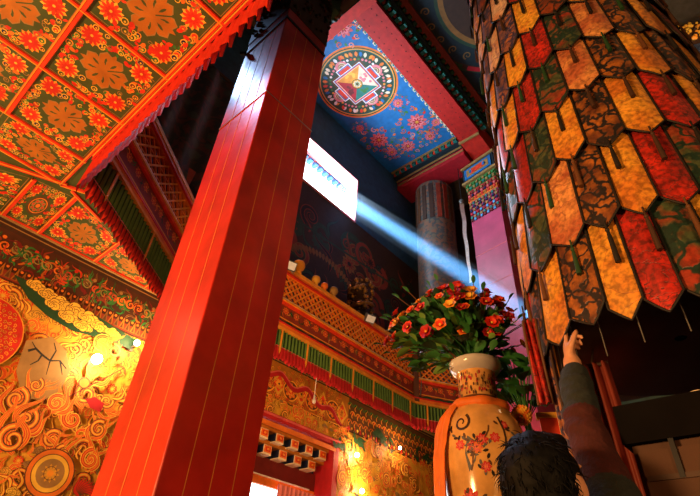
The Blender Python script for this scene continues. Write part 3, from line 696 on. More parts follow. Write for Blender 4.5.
# ------------------------------------------------------------------ wooden cabinet with offering bowls
CX0, CX1, CY0, CY1, CT = 1.46, 1.84, -1.1, .335, r(.465)
th = thing('cabinet', 'dark wooden cabinet below the banner with bowls on top', 'cabinet', ((CX0+CX1)/2, (CY0+CY1)/2, 0))
q = MB(); q.box(((CX0+CX1)/2, (CY0+CY1)/2, (CT-.03)/2), (CX1-CX0, CY1-CY0, CT-.03), 'cabinet_wood'); q.build('body', th)
q = MB(); q.box(((CX0+CX1)/2-.01, (CY0+CY1)/2, CT+.02), (CX1-CX0+.03, CY1-CY0+.03, .10), 'board_shade'); q.build('top_board', th)  # darkened board stands in for the shade below the banner
for k in range(5):
    y = CY1-.02-.27*k-.125; q = MB(); q.box((CX0-.008, y, CT-.20), (.016, .262, .30), 'cabinet_wood'); q.box((CX0-.012, y, CT-.115), (.018, .255, .012), 'umber'); o = q.build('door_panel', th)
    for yy in (.05, -.055): 
        q = MB(); q.box((CX0-.019, y+yy, CT-.075), (.008, .012, .09), 'iron'); q.build('hinge_strap', o)
for i, (y, lab, m) in enumerate(((.325, 'small white offering cup nearest the raised arm on the cabinet top', 'white'), (.245, 'green and white offering bowl in the middle of the cabinet top', 'teal'), (.155, 'cream offering bowl at the right end of the cabinet top', 'cream'))):
    q0 = (.008, .014, .016)[i]
    lathe_thing('offering_bowl', lab, 'bowl', (CX0+.03, y, CT+.07), [('bowl', [(q0*.5, 0), (q0*.55, q0*.2), (q0*.9, q0*.5), (q0*1.1, q0*1.0), (q0*1.0, q0*1.0), (q0*.8, q0*.55)], m), ('rice', [(q0*.98, q0*.9), (q0*.6, q0*1.2), (.002, q0*1.3)], 'white')], 'offering bowls on the cabinet')

# ------------------------------------------------------------------ the vase on its altar, scarf, bouquet
VS = 1.13; VX, VY = 2.60*math.cos(D2R(27.35)), 2.60*math.sin(D2R(27.35)); VC = (2.60*math.cos(D2R(27.35)), 2.60*math.sin(D2R(27.35)), 1.245); VZ = 1.245
th = thing('altar_table', 'red lacquered altar table carrying the big vase', 'table', (VX+.25, VY-.1, 0))
q = MB(); q.box((VX+.25, VY-.1, VZ-.04), (.95, 1.1, .08), 'crimson'); q.build('tabletop', th)
q = MB(); q.box((VX+.25, VY-.1, VZ-.15), (.78, .88, .14), 'orange'); q.build('apron', th)
for sx in (-.36, .36):
    for sy in (-.42, .42): q = MB(); q.box((VX+.25+sx, VY-.1+sy, (VZ-.08)/2), (.09, .09, VZ-.08), 'crimson'); q.build('leg', th)
vase = thing('vase', 'large orange porcelain vase painted with flowers and birds', 'vase', (VX, VY, VZ))
prof = [(.115, 0), (.118, .02), (.105, .05), (.118, .18), (.150, .38), (.176, .56), (.184, .68), (.182, .76), (.168, .83), (.135, .885), (.098, .92), (.088, .95), (.086, 1.00), (.088, 1.06), (.094, 1.09)]
NPR = []
for i in range(len(prof)-1):
    for k in range(3): f = k/3; NPR.append((prof[i][0]*(1-f)+prof[i+1][0]*f, prof[i][1]*(1-f)+prof[i+1][1]*f))
NPR.append(prof[-1])
q = MB(); q.lathe(NPR, (VX, VY, VZ), 'porcelain', 56, cap=False); q.lathe([(.115, 0), (.001, .002)], (VX, VY, VZ), 'porcelain', 56, cap=False); body_ = q
q = MB(); q.lathe([(.090, 1.075), (.112, 1.09), (.122, 1.11), (.124, 1.13), (.112, 1.14), (.085, 1.13), (.08, 1.0), (.08, .95)], (VX, VY, VZ), 'porcelain_white', 56, cap=False); q.scale(VC, VS).build('vase_rim', vase, label='white porcelain rim')
def prad(z):
    for i in range(len(prof)-1):
        if prof[i][1] <= z <= prof[i+1][1]: f = (z-prof[i][1])/(prof[i+1][1]-prof[i][1]); return prof[i][0]*(1-f)+prof[i+1][0]*f
    return prof[-1][0]
va = math.atan2(-VY, -VX)         # direction from the vase to the viewer's side
vp = Paint((0, 0, 0), (1, 0, 0), (0, 1, 0), (0, 0, 1), lift=.0008, step=1e-6)
def vP(u, v):                     # u: metres round the belly from the front, v: height
    ph = va+u/.18; rr = prad(v)+vp.k; return Vector((VX+rr*math.cos(ph), VY+rr*math.sin(ph), VZ+v))
vp.P = vP
def vleaf(u, v, a, l, m): vp.petal(u, v, a, l, l*.45, m)
for ang in (-.30, -.10, .03, .10, .25, .40):
    for _ in range(3):
        u, v = ang*.5+random.uniform(-.05, .07), random.uniform(.30, .80)
        for k in range(7): vleaf(u+random.uniform(-.03, .03), v+random.uniform(-.03, .03), random.uniform(0, 6), .026, random.choice(('umber', 'brown', 'grey', 'black')))
        vp.flower(u, v, random.uniform(.016, .028), 7, random.choice(('scarlet', 'red', 'orange')), 'rose', 'amber')
vp.stroke([(.075+.02*math.sin(t*.5), .82-.028*t) for t in range(14)], lambda t: .010*(1-t*.5), 'umber')
vp.stroke([(.03-.012*t+.01*math.sin(t), .78-.022*t) for t in range(9)], .006, 'brown')
vp.flower(-.075, .50, .045, 9, 'red', 'rose', 'maroon'); vp.flower(-.07, .50, .028, 6, 'crimson', 'scarlet')
for k in range(14): vleaf(-.075+.06*math.cos(k*1.9), .48+.07*math.sin(k*1.9)-.03, k, .034, random.choice(('umber', 'darkgreen', 'grey')))
vp.flower(.07, .44, .034, 8, 'orange', 'scarlet', 'maroon'); vp.flower(.11, .62, .036, 8, 'scarlet', 'rose', 'maroon'); vp.flower(.05, .73, .022, 7, 'red', 'rose')
for sgn in (1,):                  # a long-tailed bird and grey rocks
    vp.poly([(.045, .50), (.07, .54), (.11, .55), (.13, .53), (.10, .52), (.075, .50), (.06, .47)], 'black'); vp.flame(.05, .47, 3.6, .10, .03, ['umber'], 1)
    vp.poly([(-.06, .74), (-.02, .71), (-.035, .64), (-.065, .60), (-.075, .67)], 'grey'); vp.spiral(-.085, .80, .04, 1.3, 1, .012, ['umber'], -1)
for k in range(150):
    vp.disc(random.uniform(-.28, .28), random.uniform(.955, 1.06), random.uniform(.006, .011), random.choice(('brown', 'crimson', 'tan', 'umber')), 7)
vp.stroke([(-.3+.02*i, .945) for i in range(31)], .012, 'brown')
i0 = len(body_.v); body_.v += vp.v; body_.f += [tuple(i+i0 for i in f) for f in vp.f]; body_.m += [body_.mi(vp.mats[m]) for m in vp.m]; body_.sm += vp.sm
body_.scale(VC, VS).build('vase_body', vase)
scarf = thing('silk_scarf', 'orange silk scarf knotted round the vase neck and hanging down its left side', 'scarf', (VX, VY, VZ+.9))
q = MB(); rows = []
for k in range(41):
    ph = 2*PI*k/40; zc = VZ+.905+.018*math.sin(ph+1)+.02*math.cos(ph-va); rr = .118+.006*math.sin(ph*7)
    rows.append([(VX+(rr+.020*math.cos(t*2*PI/8))*math.cos(ph), VY+(rr+.020*math.cos(t*2*PI/8))*math.sin(ph), zc+.024*math.sin(t*2*PI/8)) for t in range(8)])
q.grid(rows, 'orange', closed=True); q.scale(VC, VS).build('neck_loop', scarf)
lf = va-1.12                      # left side of the vase, as the viewer sees it
for j, (da, wd, bot) in enumerate(((0, .055, -.10), (.26, .035, .12))):
    q = MB(); rows = []
    for k in range(24):
        f = k/23; zz = .90+(bot-.90)*f; ph0 = lf+da-.18*min(1, f*3); rr0 = max(prad(max(zz, .70)) if zz > .70 else .190, .10)+.022
        rows.append([(VX+(rr0+.010*math.sin(i*1.4+k*.15))*math.cos(ph0+(i/8-.5)*wd*2/.18*(.6+.5*f)), VY+(rr0+.010*math.sin(i*1.4+k*.15))*math.sin(ph0+(i/8-.5)*wd*2/.18*(.6+.5*f)), VZ+zz) for i in range(9)])
    q.grid(rows, 'orange'); q.scale(VC, VS).build('scarf_end', scarf)

def leaf(q, base, d, l, w, m, roll=0, droop=.25):
    d = d.normalized(); s = d.cross(Z)
    if s.length < .05: s = Vector((1, 0, 0))
    s.normalize(); n = s.cross(d); s = (s*math.cos(roll)+n*math.sin(roll)); n = s.cross(d)
    rows = []
    for k in range(6):
        f = k/5; ww = w*math.sin(PI*(f*.92+.04))**.8*.5; c = base+d*(l*f)-Z*(droop*l*f*f)
        rows.append([c-s*ww+n*ww*.35, c, c+s*ww+n*ww*.35])
    q.grid(rows, m)
def blossom(c, d, rad, m, m2, n=6, layers=2):
    q = MB(); d = d.normalized(); s = d.cross(Vector((.3, .2, 1))).normalized(); t = s.cross(d)
    for ly in range(layers):
        for k in range(n):
            a = 2*PI*k/n+ly*PI/n; e = (s*math.cos(a)+t*math.sin(a)); op = .85-.35*ly
            tip = (e*op+d*(1-op*.55)).normalized(); side = tip.cross(d).normalized(); L = rad*(1-.2*ly); rows = []
            for j in range(5):
                f = j/4; ww = L*.42*math.sin(PI*(f*.8+.12)); p = c+tip*(L*f)+d*(-.15*L*f*f); rows.append([p-side*ww+d*ww*.2, p, p+side*ww+d*ww*.2])
            q.grid(rows, m if ly == 0 else m2)
    q.ball(c+d*rad*.25, rad*.18, 'yellow', 6); return q
rim = Vector((VX, VY, VZ+1.13*VS))
def V_(*a): return Vector(a)
bq = thing('bouquet', 'artificial bouquet of red, orange and yellow flowers in the orange vase', 'bouquet', rim)
vl = Vector((math.sin(va), -math.cos(va), 0))*-1      # towards the viewer's right
tov = Vector((math.cos(va), math.sin(va), 0))
vr = Vector((-tov.y, tov.x, 0)); 
if vr.dot(R2) < 0: vr = -vr
random.seed(21); fol = MB(); stems = MB(); heads = []
def bpt(a, e, rad): return rim+Z*.17-vr*.115+(vr*math.cos(a)*math.cos(e)*1.0+tov*math.sin(a)*math.cos(e)*.8+Z*math.sin(e)*.82)*rad
for k in range(520):
    a = random.uniform(0, 2*PI); e = random.uniform(-.45, 1.5); rad = .35*random.uniform(.3, 1)**.5*random.uniform(.75, 1.04)
    p = bpt(a, e, rad); d = (p-(rim+Z*.02)).normalized()+Vector((random.uniform(-.5, .5), random.uniform(-.5, .5), random.uniform(-.4, .4)))
    l = random.uniform(.06, .115); leaf(fol, p-d.normalized()*.03, d, l, l*.5, random.choice(('leaf', 'green', 'leaf_light', 'darkgreen', 'leaf_light')), random.uniform(-.8, .8))
for k in range(100):
    a = random.uniform(.02*PI, .98*PI) if k > 8 else random.uniform(0, 2*PI); e = random.uniform(-.35, 1.45); p = bpt(a, e, random.uniform(.31, .385)*(1+.22*mnoise.noise(V_(a*1.3, e*1.5, 2))))
    right = (p-rim).dot(vr)
    m, m2 = random.choice((('scarlet', 'red'), ('red', 'scarlet'), ('crimson', 'red'), ('orange', 'scarlet'), ('red', 'crimson'), ('scarlet', 'crimson'), ('amber', 'yellow'))) 
    if right < -.10 and random.random() < .5: m, m2 = random.choice((('yellow', 'amber'), ('orange', 'scarlet'), ('amber', 'orange')))
    heads.append((p, m, m2))
for p, m, m2 in heads:
    d = (p-(rim+Z*.05)); stems.tube([rim-Z*.08, rim+Z*.05+d*.3, p], .003, 'leaf', 5)
    blossom(p, d*1.0+tov*.25, random.uniform(.030, .048), m, m2, random.choice((5, 6, 8))).build('flower', bq)
for k in range(26):
    a = random.uniform(0, 2*PI); e = random.uniform(.0, 1.5); p = bpt(a, e, .42); stems.tube([rim-Z*.05, rim+(p-rim)*.5+Z*.03, p], .0028, random.choice(('leaf', 'brown')), 5); leaf(fol, p, p-rim, .06, .026, 'leaf')
for k in range(170):
    a = random.uniform(0, 2*PI); p = rim+(vr*math.cos(a)+tov*math.sin(a))*random.uniform(.08, .25)-vr*.05+Z*random.uniform(.02, .20); d = (p-rim)+Z*random.uniform(-.06, .12)+vr*random.uniform(-.1, .1)
    l = random.uniform(.06, .11); leaf(fol, p-d.normalized()*.03, d, l, l*.5, random.choice(('leaf', 'green', 'leaf_light', 'darkgreen')), random.uniform(-.9, .9))
for dx, dz, l in ((-.22, -.02, .10), (-.27, .0, .09), (-.16, -.04, .08)): leaf(fol, rim+vr*dx*.75+Z*dz+tov*.08, vr*-1+Z*-.1, l, l*.5, 'green', .3)
fol.build('foliage', bq, kind='stuff'); stems.build('stems', bq)
# leafy plant and marigold on the altar right of the vase
pc = Vector((VX, VY, VZ))+vr*.235-tov*.12
rp = thing('prayer_panel', 'red lacquered panel standing on the altar behind the pompom flower', 'panel', pc+vr*.19-tov*.06)
q = MB(); q.box(pc+vr*.19-tov*.06+Z*.52, (.03, .24, 1.04), 'scarlet', ax=(tov, vr, Z)); q.build('board', rp)
q = MB(); q.box(pc+vr*.19-tov*.06+Z*1.05, (.04, .27, .03), 'gold', ax=(tov, vr, Z)); q.build('top_moulding', rp)
pl = thing('potted_plant', 'green leafy plant with a yellow pompom flower right of the vase', 'plant', pc)
q = MB(); pot_ = pc+vr*.07-tov*.12; q.lathe([(.07, 0), (.09, .12), (.10, .30), (.105, .32), (.095, .32), (.085, .28)], pot_, 'crimson', 24); q.build('pot', pl)
q = MB()
for k in range(46):
    a = random.uniform(0, 2*PI); rad = random.uniform(.03, .15); p = pc+Z*random.uniform(1.10, 1.34)+vr*math.cos(a)*rad*.9+tov*math.sin(a)*rad
    d = vr*math.cos(a)+tov*math.sin(a)+Z*random.uniform(.0, .7); l = random.uniform(.08, .13); leaf(q, p, d, l, l*.75, random.choice(('green', 'leaf', 'leaf')), random.uniform(-.5, .5)); q.tube([pot_+Z*.25, pot_+Z*.6, pc+Z*.9+(p-pc)*.1, p], .003, 'leaf', 5)
q.build('leaves', pl, kind='stuff')
mc = pc+Z*1.00+vr*-.03+tov*.10; q = MB()
for k in range(150):
    t = math.acos(1-2*(k+.5)/150); a = k*2.4; d = Vector((math.sin(t)*math.cos(a), math.sin(t)*math.sin(a), math.cos(t))); leaf(q, mc+d*.018, d, .036, .022, random.choice(('amber', 'yellow', 'orange')), a, 0)
q.tube([pot_+Z*.28, pot_+Z*.6, mc], .004, 'leaf', 6); q.build('pompom_flower', pl, label='golden pompom flower')

# ------------------------------------------------------------------ wall lamps (bare bulbs on short arms) and the hanging bulb
LIT = []
def wall_lamp(x, y, lab, rad=.022, out=.10, e=12):
    u, v = wall_uv(x, y, YB-out); c = Vector((u, YB-out, r(v)))
    th = thing('wall_lamp', lab, 'lamp', (u, YB-.012, r(v)), 'bare bulbs on the mural wall')
    q = MB(); q.box((u, YB-.008, r(v)-.02), (.06, .016, .06), 'grey'); q.tube([(u, YB-.012, r(v)-.02), (u, YB-out*.55, r(v)-.02), (u, YB-out+.02, r(v))], .008, 'grey'); q.build('lamp_arm', th)
    q = MB(); q.ball(c, rad, 'bulb_glow', 14); q.build('bulb', th, label='glowing warm bulb')
    LIT.append((c-Vector((0, .05, 0)), e))
wall_lamp(97, 359, 'glowing bulb among painted flames, left of the tall red pillar', .050, .12, 48)
wall_lamp(137, 343, 'glowing bulb right beside the left edge of the tall red pillar', .030, .14, 20)
wall_lamp(357, 455, 'glowing bulb right of the doorway, left of the next bulb', .034, .10, 20)
wall_lamp(400, 448, 'small glowing bulb nearest the orange vase', .024, .18, 9)
wall_lamp(362, 491, 'glowing bulb right of the doorway, lowest of the three', .034, .10, 18)
c = Vector((*wall_uv(314, 401, 4.44)[:1], 4.44, r(wall_uv(314, 401, 4.44)[1])))
th = thing('hanging_bulb', 'small unlit white bulb hanging on a wire from the long valance', 'lamp', c)
q = MB(); q.lathe([(.004, -.035), (.02, -.025), (.026, 0), (.018, .025), (.012, .05), (.012, .07)], c, 'porcelain_white', 14); q.build('bulb', th)
q = MB(); q.tube([c+Z*.07, Vector((c.x, 4.44, r(3.0)))], .004, 'white', 5); q.build('wire', th)

# ------------------------------------------------------------------ upper storey: painted ceiling, beams, columns
UX0, UX1, UY0, UY1 = 3.22, 6.95, 3.43, YU
p = Paint((0, 0, r(ZR)), (1, 0, 0), (0, 1, 0), (0, 0, -1), lift=.001, step=1e-5)
p.box(((UX0+UX1)/2, (UY0+UY1)/2, r(ZR)+.02), (UX1-UX0, UY1-UY0, .04), 'blue')
mc_ = (4.43, 4.38); mq = .89
def md(k): return mq*k
for k, m in ((1, 'orange'), (.955, 'darkgreen'), (.925, 'amber'), (.90, 'teal'), (.885, 'dimgreen')): p.disc(*mc_, md(k), m, 60)
for k in range(46):
    a = 2*PI*k/46
    p.petal(mc_[0]+md(.72)*math.cos(a), mc_[1]+md(.72)*math.sin(a), a+random.uniform(-.6, .6), .12, .07, random.choice(('amber', 'cream', 'scarlet', 'orange', 'blue', 'white')))
    p.disc(mc_[0]+md(.66)*math.cos(a+.07), mc_[1]+md(.66)*math.sin(a+.07), .028, random.choice(('white', 'scarlet', 'amber', 'green', 'pink')), 8)
for i in range(4):
    a = i*PI/2
    x, y = mc_[0]+md(.56)*math.cos(a), mc_[1]+md(.56)*math.sin(a)
    p.disc(x, y, .15, 'tan', 18); p.ring(x, y, .09, .15, 'pink', 18); p.spiral(x, y, .11, 2, a, .025, ['brown', 'cream']); p.disc(x, y, .03, 'blue', 8)
S = .50
def sq(k, m):
    p.poly([(mc_[0]+md(k)*math.cos(PI/4+i*PI/2), mc_[1]+md(k)*math.sin(PI/4+i*PI/2)) for i in range(4)], m)
def cross(k, w, m):
    for ax in (0, 1):
        h, g = md(k), md(w); p.rect(mc_[0]-(h if ax else g), mc_[1]-(g if ax else h), mc_[0]+(h if ax else g), mc_[1]+(g if ax else h), m)
sq(.66, 'brown')
for k, w, m in ((.57, .2, 'white'), (.545, .175, 'blue'), (.52, .15, 'scarlet')): cross(k, w, m)
for k, m in ((.60, 'white'), (.575, 'blue'), (.55, 'scarlet'), (.52, 'cream')): sq(k, m)
cols = ['green', 'cream', 'amber', 'crimson']
for i in range(4):
    a0, a1 = PI/4+(i-1)*PI/2, PI/4+i*PI/2
    p.poly([mc_, (mc_[0]+md(.50)*math.cos(a0), mc_[1]+md(.50)*math.sin(a0)), (mc_[0]+md(.50)*math.cos(a1), mc_[1]+md(.50)*math.sin(a1))], ('teal', 'crimson', 'amber', 'cream')[i])
    for k in range(7):
        t = (a0+a1)/2+random.uniform(-.45, .45); q_ = random.uniform(.18, .33); p.disc(mc_[0]+md(q_)*math.cos(t), mc_[1]+md(q_)*math.sin(t), .035, ('green', 'maroon', 'yellow', 'pink')[i], 8)
p.disc(*mc_, .12, 'brown', 20); p.disc(*mc_, .105, 'gold', 20); p.flower(*mc_, .09, 8, 'cream', 'green', 'maroon')
def blossom_cluster(x, y, s):
    p.flower(x, y, .19*s, 10, 'rose', 'brown', 'crimson'); p.flower(x, y, .13*s, 8, 'pink', 'crimson', 'gold')
    for k in range(10):
        a = k*.628+.3; d = random.uniform(.24, .36)*s; p.spiral(x+d*math.cos(a), y+d*math.sin(a), .06*s, 1.2, a, .022*s, random.choice((['amber', 'red'], ['tan', 'green'], ['cream', 'scarlet'])), random.choice((1, -1)), 12)
        p.petal(x+d*.8*math.cos(a+.3), y+d*.8*math.sin(a+.3), a, .08*s, .05*s, random.choice(('red', 'green', 'orange')))
for px, py, s in ((379, 140, 1.0), (417, 122, 1.05), (408, 146, .8), (343, 28, .9), (398, 103, .55), (360, 128, .45), (430, 136, .6), (392, 152, .6), (352, 15, .6), (436, 122, .5)):
    x, y = ceil_uv(px, py, ZR); blossom_cluster(x, y, s*1.22)
upc = p.build('ceiling_painted', kind='structure'); upc.name = 'ceiling_2'
# second, darker coffer nearer the viewer
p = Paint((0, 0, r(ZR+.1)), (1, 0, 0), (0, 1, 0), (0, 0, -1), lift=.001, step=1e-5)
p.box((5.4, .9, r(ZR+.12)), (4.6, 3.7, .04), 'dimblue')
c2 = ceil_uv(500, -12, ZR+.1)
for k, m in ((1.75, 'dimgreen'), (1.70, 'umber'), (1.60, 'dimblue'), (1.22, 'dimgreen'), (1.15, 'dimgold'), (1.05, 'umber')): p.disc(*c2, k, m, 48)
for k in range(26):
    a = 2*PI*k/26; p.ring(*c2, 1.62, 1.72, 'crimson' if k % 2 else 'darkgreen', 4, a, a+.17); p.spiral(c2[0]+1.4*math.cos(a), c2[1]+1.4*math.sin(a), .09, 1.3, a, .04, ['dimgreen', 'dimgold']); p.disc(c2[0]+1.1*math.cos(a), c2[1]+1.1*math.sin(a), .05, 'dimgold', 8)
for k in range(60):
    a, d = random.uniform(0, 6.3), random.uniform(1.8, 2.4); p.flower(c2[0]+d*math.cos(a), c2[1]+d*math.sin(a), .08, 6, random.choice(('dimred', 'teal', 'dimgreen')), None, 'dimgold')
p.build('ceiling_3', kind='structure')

def beam(name, lab, mb, cat='beam'):
    return mb
# long red beam with dentils on both sides
th = thing('ceiling_beam', 'long red painted beam running beside the blue mandala ceiling', 'beam', (5.6, 3.12, r(9.22)))
q = MB(); q.box((4.9, 3.13, r(9.45)), (4.1, .50, .46), 'beam_red'); q.box((4.9, 2.86, r(9.50)), (4.1, .03, .36), 'black'); 
for k in range(26):
    for yy in (3.02, 3.26): q.ball((2.95+k*.155*(1 if yy < 3.1 else 1.0)+(.07 if yy > 3.1 else 0), yy, r(9.22)), .012, 'black', 6)
q.build('beam_body', th)
for k in range(24):
    x = UX0+.06+k*.152; q = MB(); q.box((x, 3.43, r(9.40)), (.075, .10, .09), 'cream'); q.box((x, 3.485, r(9.40)), (.05, .01, .06), 'teal'); q.box((x, 3.43, r(9.348)), (.045, .06, .012), 'teal'); q.build('dentil', th)
for k in range(24):
    x = 3.1+k*.17; q = MB(); q.box((x, 2.79, r(9.36)), (.085, .12, .11), 'teal'); q.box((x+.08, 2.80, r(9.36)), (.05, .06, .07), 'dimred'); q.box((x, 2.66, r(9.52)), (.08, .10, .09), 'darkgreen'); q.build('dark_dentil', th)
q = MB(); q.box((4.9, 2.72, r(9.46)), (4.1, .10, .05), 'dimblue'); q.box((4.9, 2.58, r(9.57)), (4.1, .16, .04), 'dimred'); q.build('cornice', th)
# cross beam along the right end of the blue ceiling
th = thing('ceiling_beam', 'short red cross beam at the right end of the blue mandala ceiling', 'beam', (7.55, 4.3, r(9.1)))
q = MB(); q.box((7.55, 4.42, r(9.30)), (.62, 1.94, .40), 'crimson'); q.box((7.22, 4.40, r(9.22)), (.03, 1.9, .03), 'tan'); q.build('beam_body', th)
for k in range(11):
    y = 3.52+k*.17; q = MB(); q.box((7.05, y, r(9.42)), (.14, .09, .10), 'teal'); q.box((7.05, y+.085, r(9.42)), (.08, .05, .08), 'scarlet'); q.box((6.985, y, r(9.42)), (.012, .06, .06), 'darkgreen'); q.build('dentil', th)
q = MB(); q.box((7.13, 4.40, r(9.33)), (.20, 1.9, .05), 'dimblue'); q.box((7.16, 4.40, r(9.29)), (.04, 1.9, .02), 'tan'); q.box((6.98, 4.42, r(9.49)), (.06, 1.9, .04), 'tan'); q.build('cornice', th)
# beam at the left end
th = thing('ceiling_beam', 'red beam end above the left corner of the blue ceiling, by the red pillar', 'beam', (2.95, 4.2, r(9.2)))
q = MB(); q.box((2.93, 4.1, r(9.42)), (.56, 2.5, .44), 'red'); q.box((3.22, 4.4, r(9.40)), (.05, 1.9, .06), 'tan'); q.build('beam_body', th)
# curved bracket arm from the long beam down to the pink pillar
PKX, PKY = 7.98, 3.24
th = thing('bracket_arm', 'curved red bracket between the long beam and the pink pillar', 'bracket', (PKX-.3, 3.2, r(8.95)))
q = MB(); rows = []
for k in range(13):
    f = k/12; x = 6.96+f*1.44; zlow = 9.22-.14*(1-math.cos(f*PI))/2; rows.append([(x, 2.92, r(zlow)), (x, 3.40, r(zlow)), (x, 3.40, r(9.75)), (x, 2.92, r(9.75))])
q.grid(rows, 'red', closed=True, smooth=False); q.face(rows[0], 'red'); q.face(rows[-1][::-1], 'red'); q.build('bracket_body', th)
q = MB(); q.box((6.985, 3.16, r(9.20)), (.04, .52, .06), 'tan'); q.build('gilt_collar', th)

# pink pillar with a painted capital
th = thing('pillar', 'pink lacquered square pillar with a blue and red painted capital behind the flowers', 'pillar', (PKX, PKY, 0))
yawp = D2R(-8); ax = (Vector((math.cos(yawp), math.sin(yawp), 0)), Vector((-math.sin(yawp), math.cos(yawp), 0)), Z)
PW = .76
q = MB(); q.box((PKX, PKY, r(8.4)/2), (PW, PW, r(8.4)), 'pink_lacquer', ax=ax)
for zz in (5.6, 6.4, 4.6): q.box((PKX, PKY, r(zz)), (PW+.006, PW+.006, .012), 'rose', ax=ax)
q.build('shaft', th)
q = MB()
for k, (z0, z1, w, m) in enumerate(((8.55, 9.02, .86, 'dimblue'), (8.50, 8.57, .92, 'tan'), (9.00, 9.07, .92, 'tan'), (8.28, 8.50, .80, 'green'), (8.05, 8.28, .77, 'crimson'), (7.93, 8.05, .78, 'orange'), (7.66, 7.93, .75, 'teal'), (7.36, 7.66, .74, 'maroon'))):
    q.box((PKX, PKY, r((z0+z1)/2)), (w, w, z1-z0), m, ax=ax)
q.build('capital', th, label='blue and red painted capital')
q = MB()
def cap(face, f, z, w, h, m, W_):
    n = (-ax[0], -ax[1])[face]; t = (ax[1], ax[0])[face]; c = Vector((PKX, PKY, r(z)))+n*(W_/2+.012)+t*(f*W_/2); q.box(c, (w, .024, h), m, ax=(t, n, Z))
for fc in (0, 1):
    cap(fc, 0, 8.78, .74, .32, 'blue', .86); cap(fc, 0, 8.78, .60, .22, 'tan', .87); cap(fc, 0, 8.78, .40, .14, 'scarlet', .89); cap(fc, -.4, 8.78, .06, .1, 'blue', .91); cap(fc, .4, 8.78, .06, .1, 'blue', .91)
    for i in range(-4, 5):
        for z, m, m2 in ((8.42, 'tan', 'green'), (8.32, 'teal', 'tan'), (8.20, 'dimred', 'tan'), (8.10, 'navy', 'rose'), (7.99, 'lotus', 'red'), (7.86, 'teal', 'tan'), (7.76, 'navy', 'tan'), (7.66, 'tan', 'navy'), (7.56, 'skyblue', 'crimson'), (7.46, 'tan', 'teal'), (7.38, 'skyblue', 'maroon')):
            cap(fc, i/4.6, z, .05, .065, m if i % 2 else m2, .81 if z > 8.2 else .775)
q.build('capital_carving', th)
# column wrapped in painted cloth
CC = (8.35, 5.02)
CCx, CCy = 7.72, 4.62
th = thing('column', 'dark round column wrapped in worn patterned cloth under the cross beam', 'column', (CCx, CCy, r(H1+.10)))
q = MB(); q.lathe([(.44, r(H1+.10)), (.45, r(5)), (.45, r(8.9))], (CCx, CCy, 0), 'cloth_wrap', 36); q.build('shaft', th)
q = MB()
for k in range(16):
    ph = 2*PI*k/16; q.box((CCx+.455*math.cos(ph), CCy+.455*math.sin(ph), r(8.25)), (.012, .10, 1.1), random.choice(('umber', 'dimred', 'brown', 'grey')), ax=(Vector((math.cos(ph), math.sin(ph), 0)), Vector((-math.sin(ph), math.cos(ph), 0)), Z))
q.build('hanging_strips', th)
# long white scarf hung between the columns
th = thing('white_scarf', 'long thin white scarf hanging left of the pink pillar', 'scarf', (7.62, 3.85, r(5.6)))
q = MB(); x0, y0 = 7.55, 3.80; rows = []
for k in range(20):
    f = k/19; rows.append([(x0+.03*math.sin(k*.5)*.4+.10*(1-f)*(i/4-.5)*.9, y0-.06*(i/4-.5)+.01*math.sin(k), r(7.95-2.2*f)) for i in range(5)])
q.grid(rows, 'white'); q.build('cloth', th)
q = MB(); q.ball((x0, y0, r(8.0)), .06, 'grey', 8); q.tube([(x0, y0, r(8.0)), (x0, y0, r(9.3))], .01, 'black', 5); q.build('cord', th)

# upper wall: dim mural
p = Paint((0, YU, CZ), (1, 0, 0), (0, 0, 1), (0, -1, 0))
for k in range(240):
    u, v = random.uniform(2.6, 8.6), random.uniform(3.2, 6.35)
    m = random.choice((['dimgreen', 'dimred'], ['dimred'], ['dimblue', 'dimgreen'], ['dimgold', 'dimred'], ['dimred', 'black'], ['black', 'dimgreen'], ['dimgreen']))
    kk = random.random(); q_ = random.uniform(.12, .34)
    if kk < .5: p.spiral(u, v, q_, 1.4, random.uniform(0, 6), q_*.5, m, random.choice((1, -1)))
    elif kk < .85: p.flame(u, v-.2, random.uniform(.3, 2.8), q_*2.4, q_*.5, m, random.choice((1, -1)))
    else: p.flower(u, v, q_*.7, 9, m[0], m[-1], 'black')
u0, v0 = wall_uv(310, 230, YU); u1, v1 = wall_uv(380, 275, YU)
p.stroke([(u0-.8, v0-.02), (u1+1.5, v1+.05)], .05, 'dimgreen')
for k in range(40):
    a = PI*k/39; p.petal(5.0+1.0*math.cos(a), 4.7+.75*math.sin(a), a, .16, .08, 'dimgold')
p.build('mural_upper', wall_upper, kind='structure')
# hangings seen between valance and pillar
for i, (x, z, lab, m) in enumerate(((1.7, 6.6, 'dark hanging cloth with orange tips between the ruffled valance and red pillar', 'dim_cloth'),)):
    th = thing('hanging_cloth', lab, 'cloth', (x, 5.2, r(4.2))); rows = []
    for k in range(8): rows.append([(.6+2.2*j/40, 5.25+.05*math.sin(j*.8), r(7.6-k*.42)) for j in range(41)])
    q = MB(); q.grid(rows, m); q.build('cloth', th)
    q = MB()
    for j in range(7): x = .8+j*.3; q.face([(x-.06, 5.17, r(5.2)), (x+.06, 5.17, r(5.2)), (x, 5.15, r(4.6))], 'dimred')
    q.build('pointed_tongues', th)
    q = MB(); q.tube([(.5, 5.25, r(7.62)), (2.9, 5.25, r(7.62))], .03, 'umber'); q.build('rod', th)

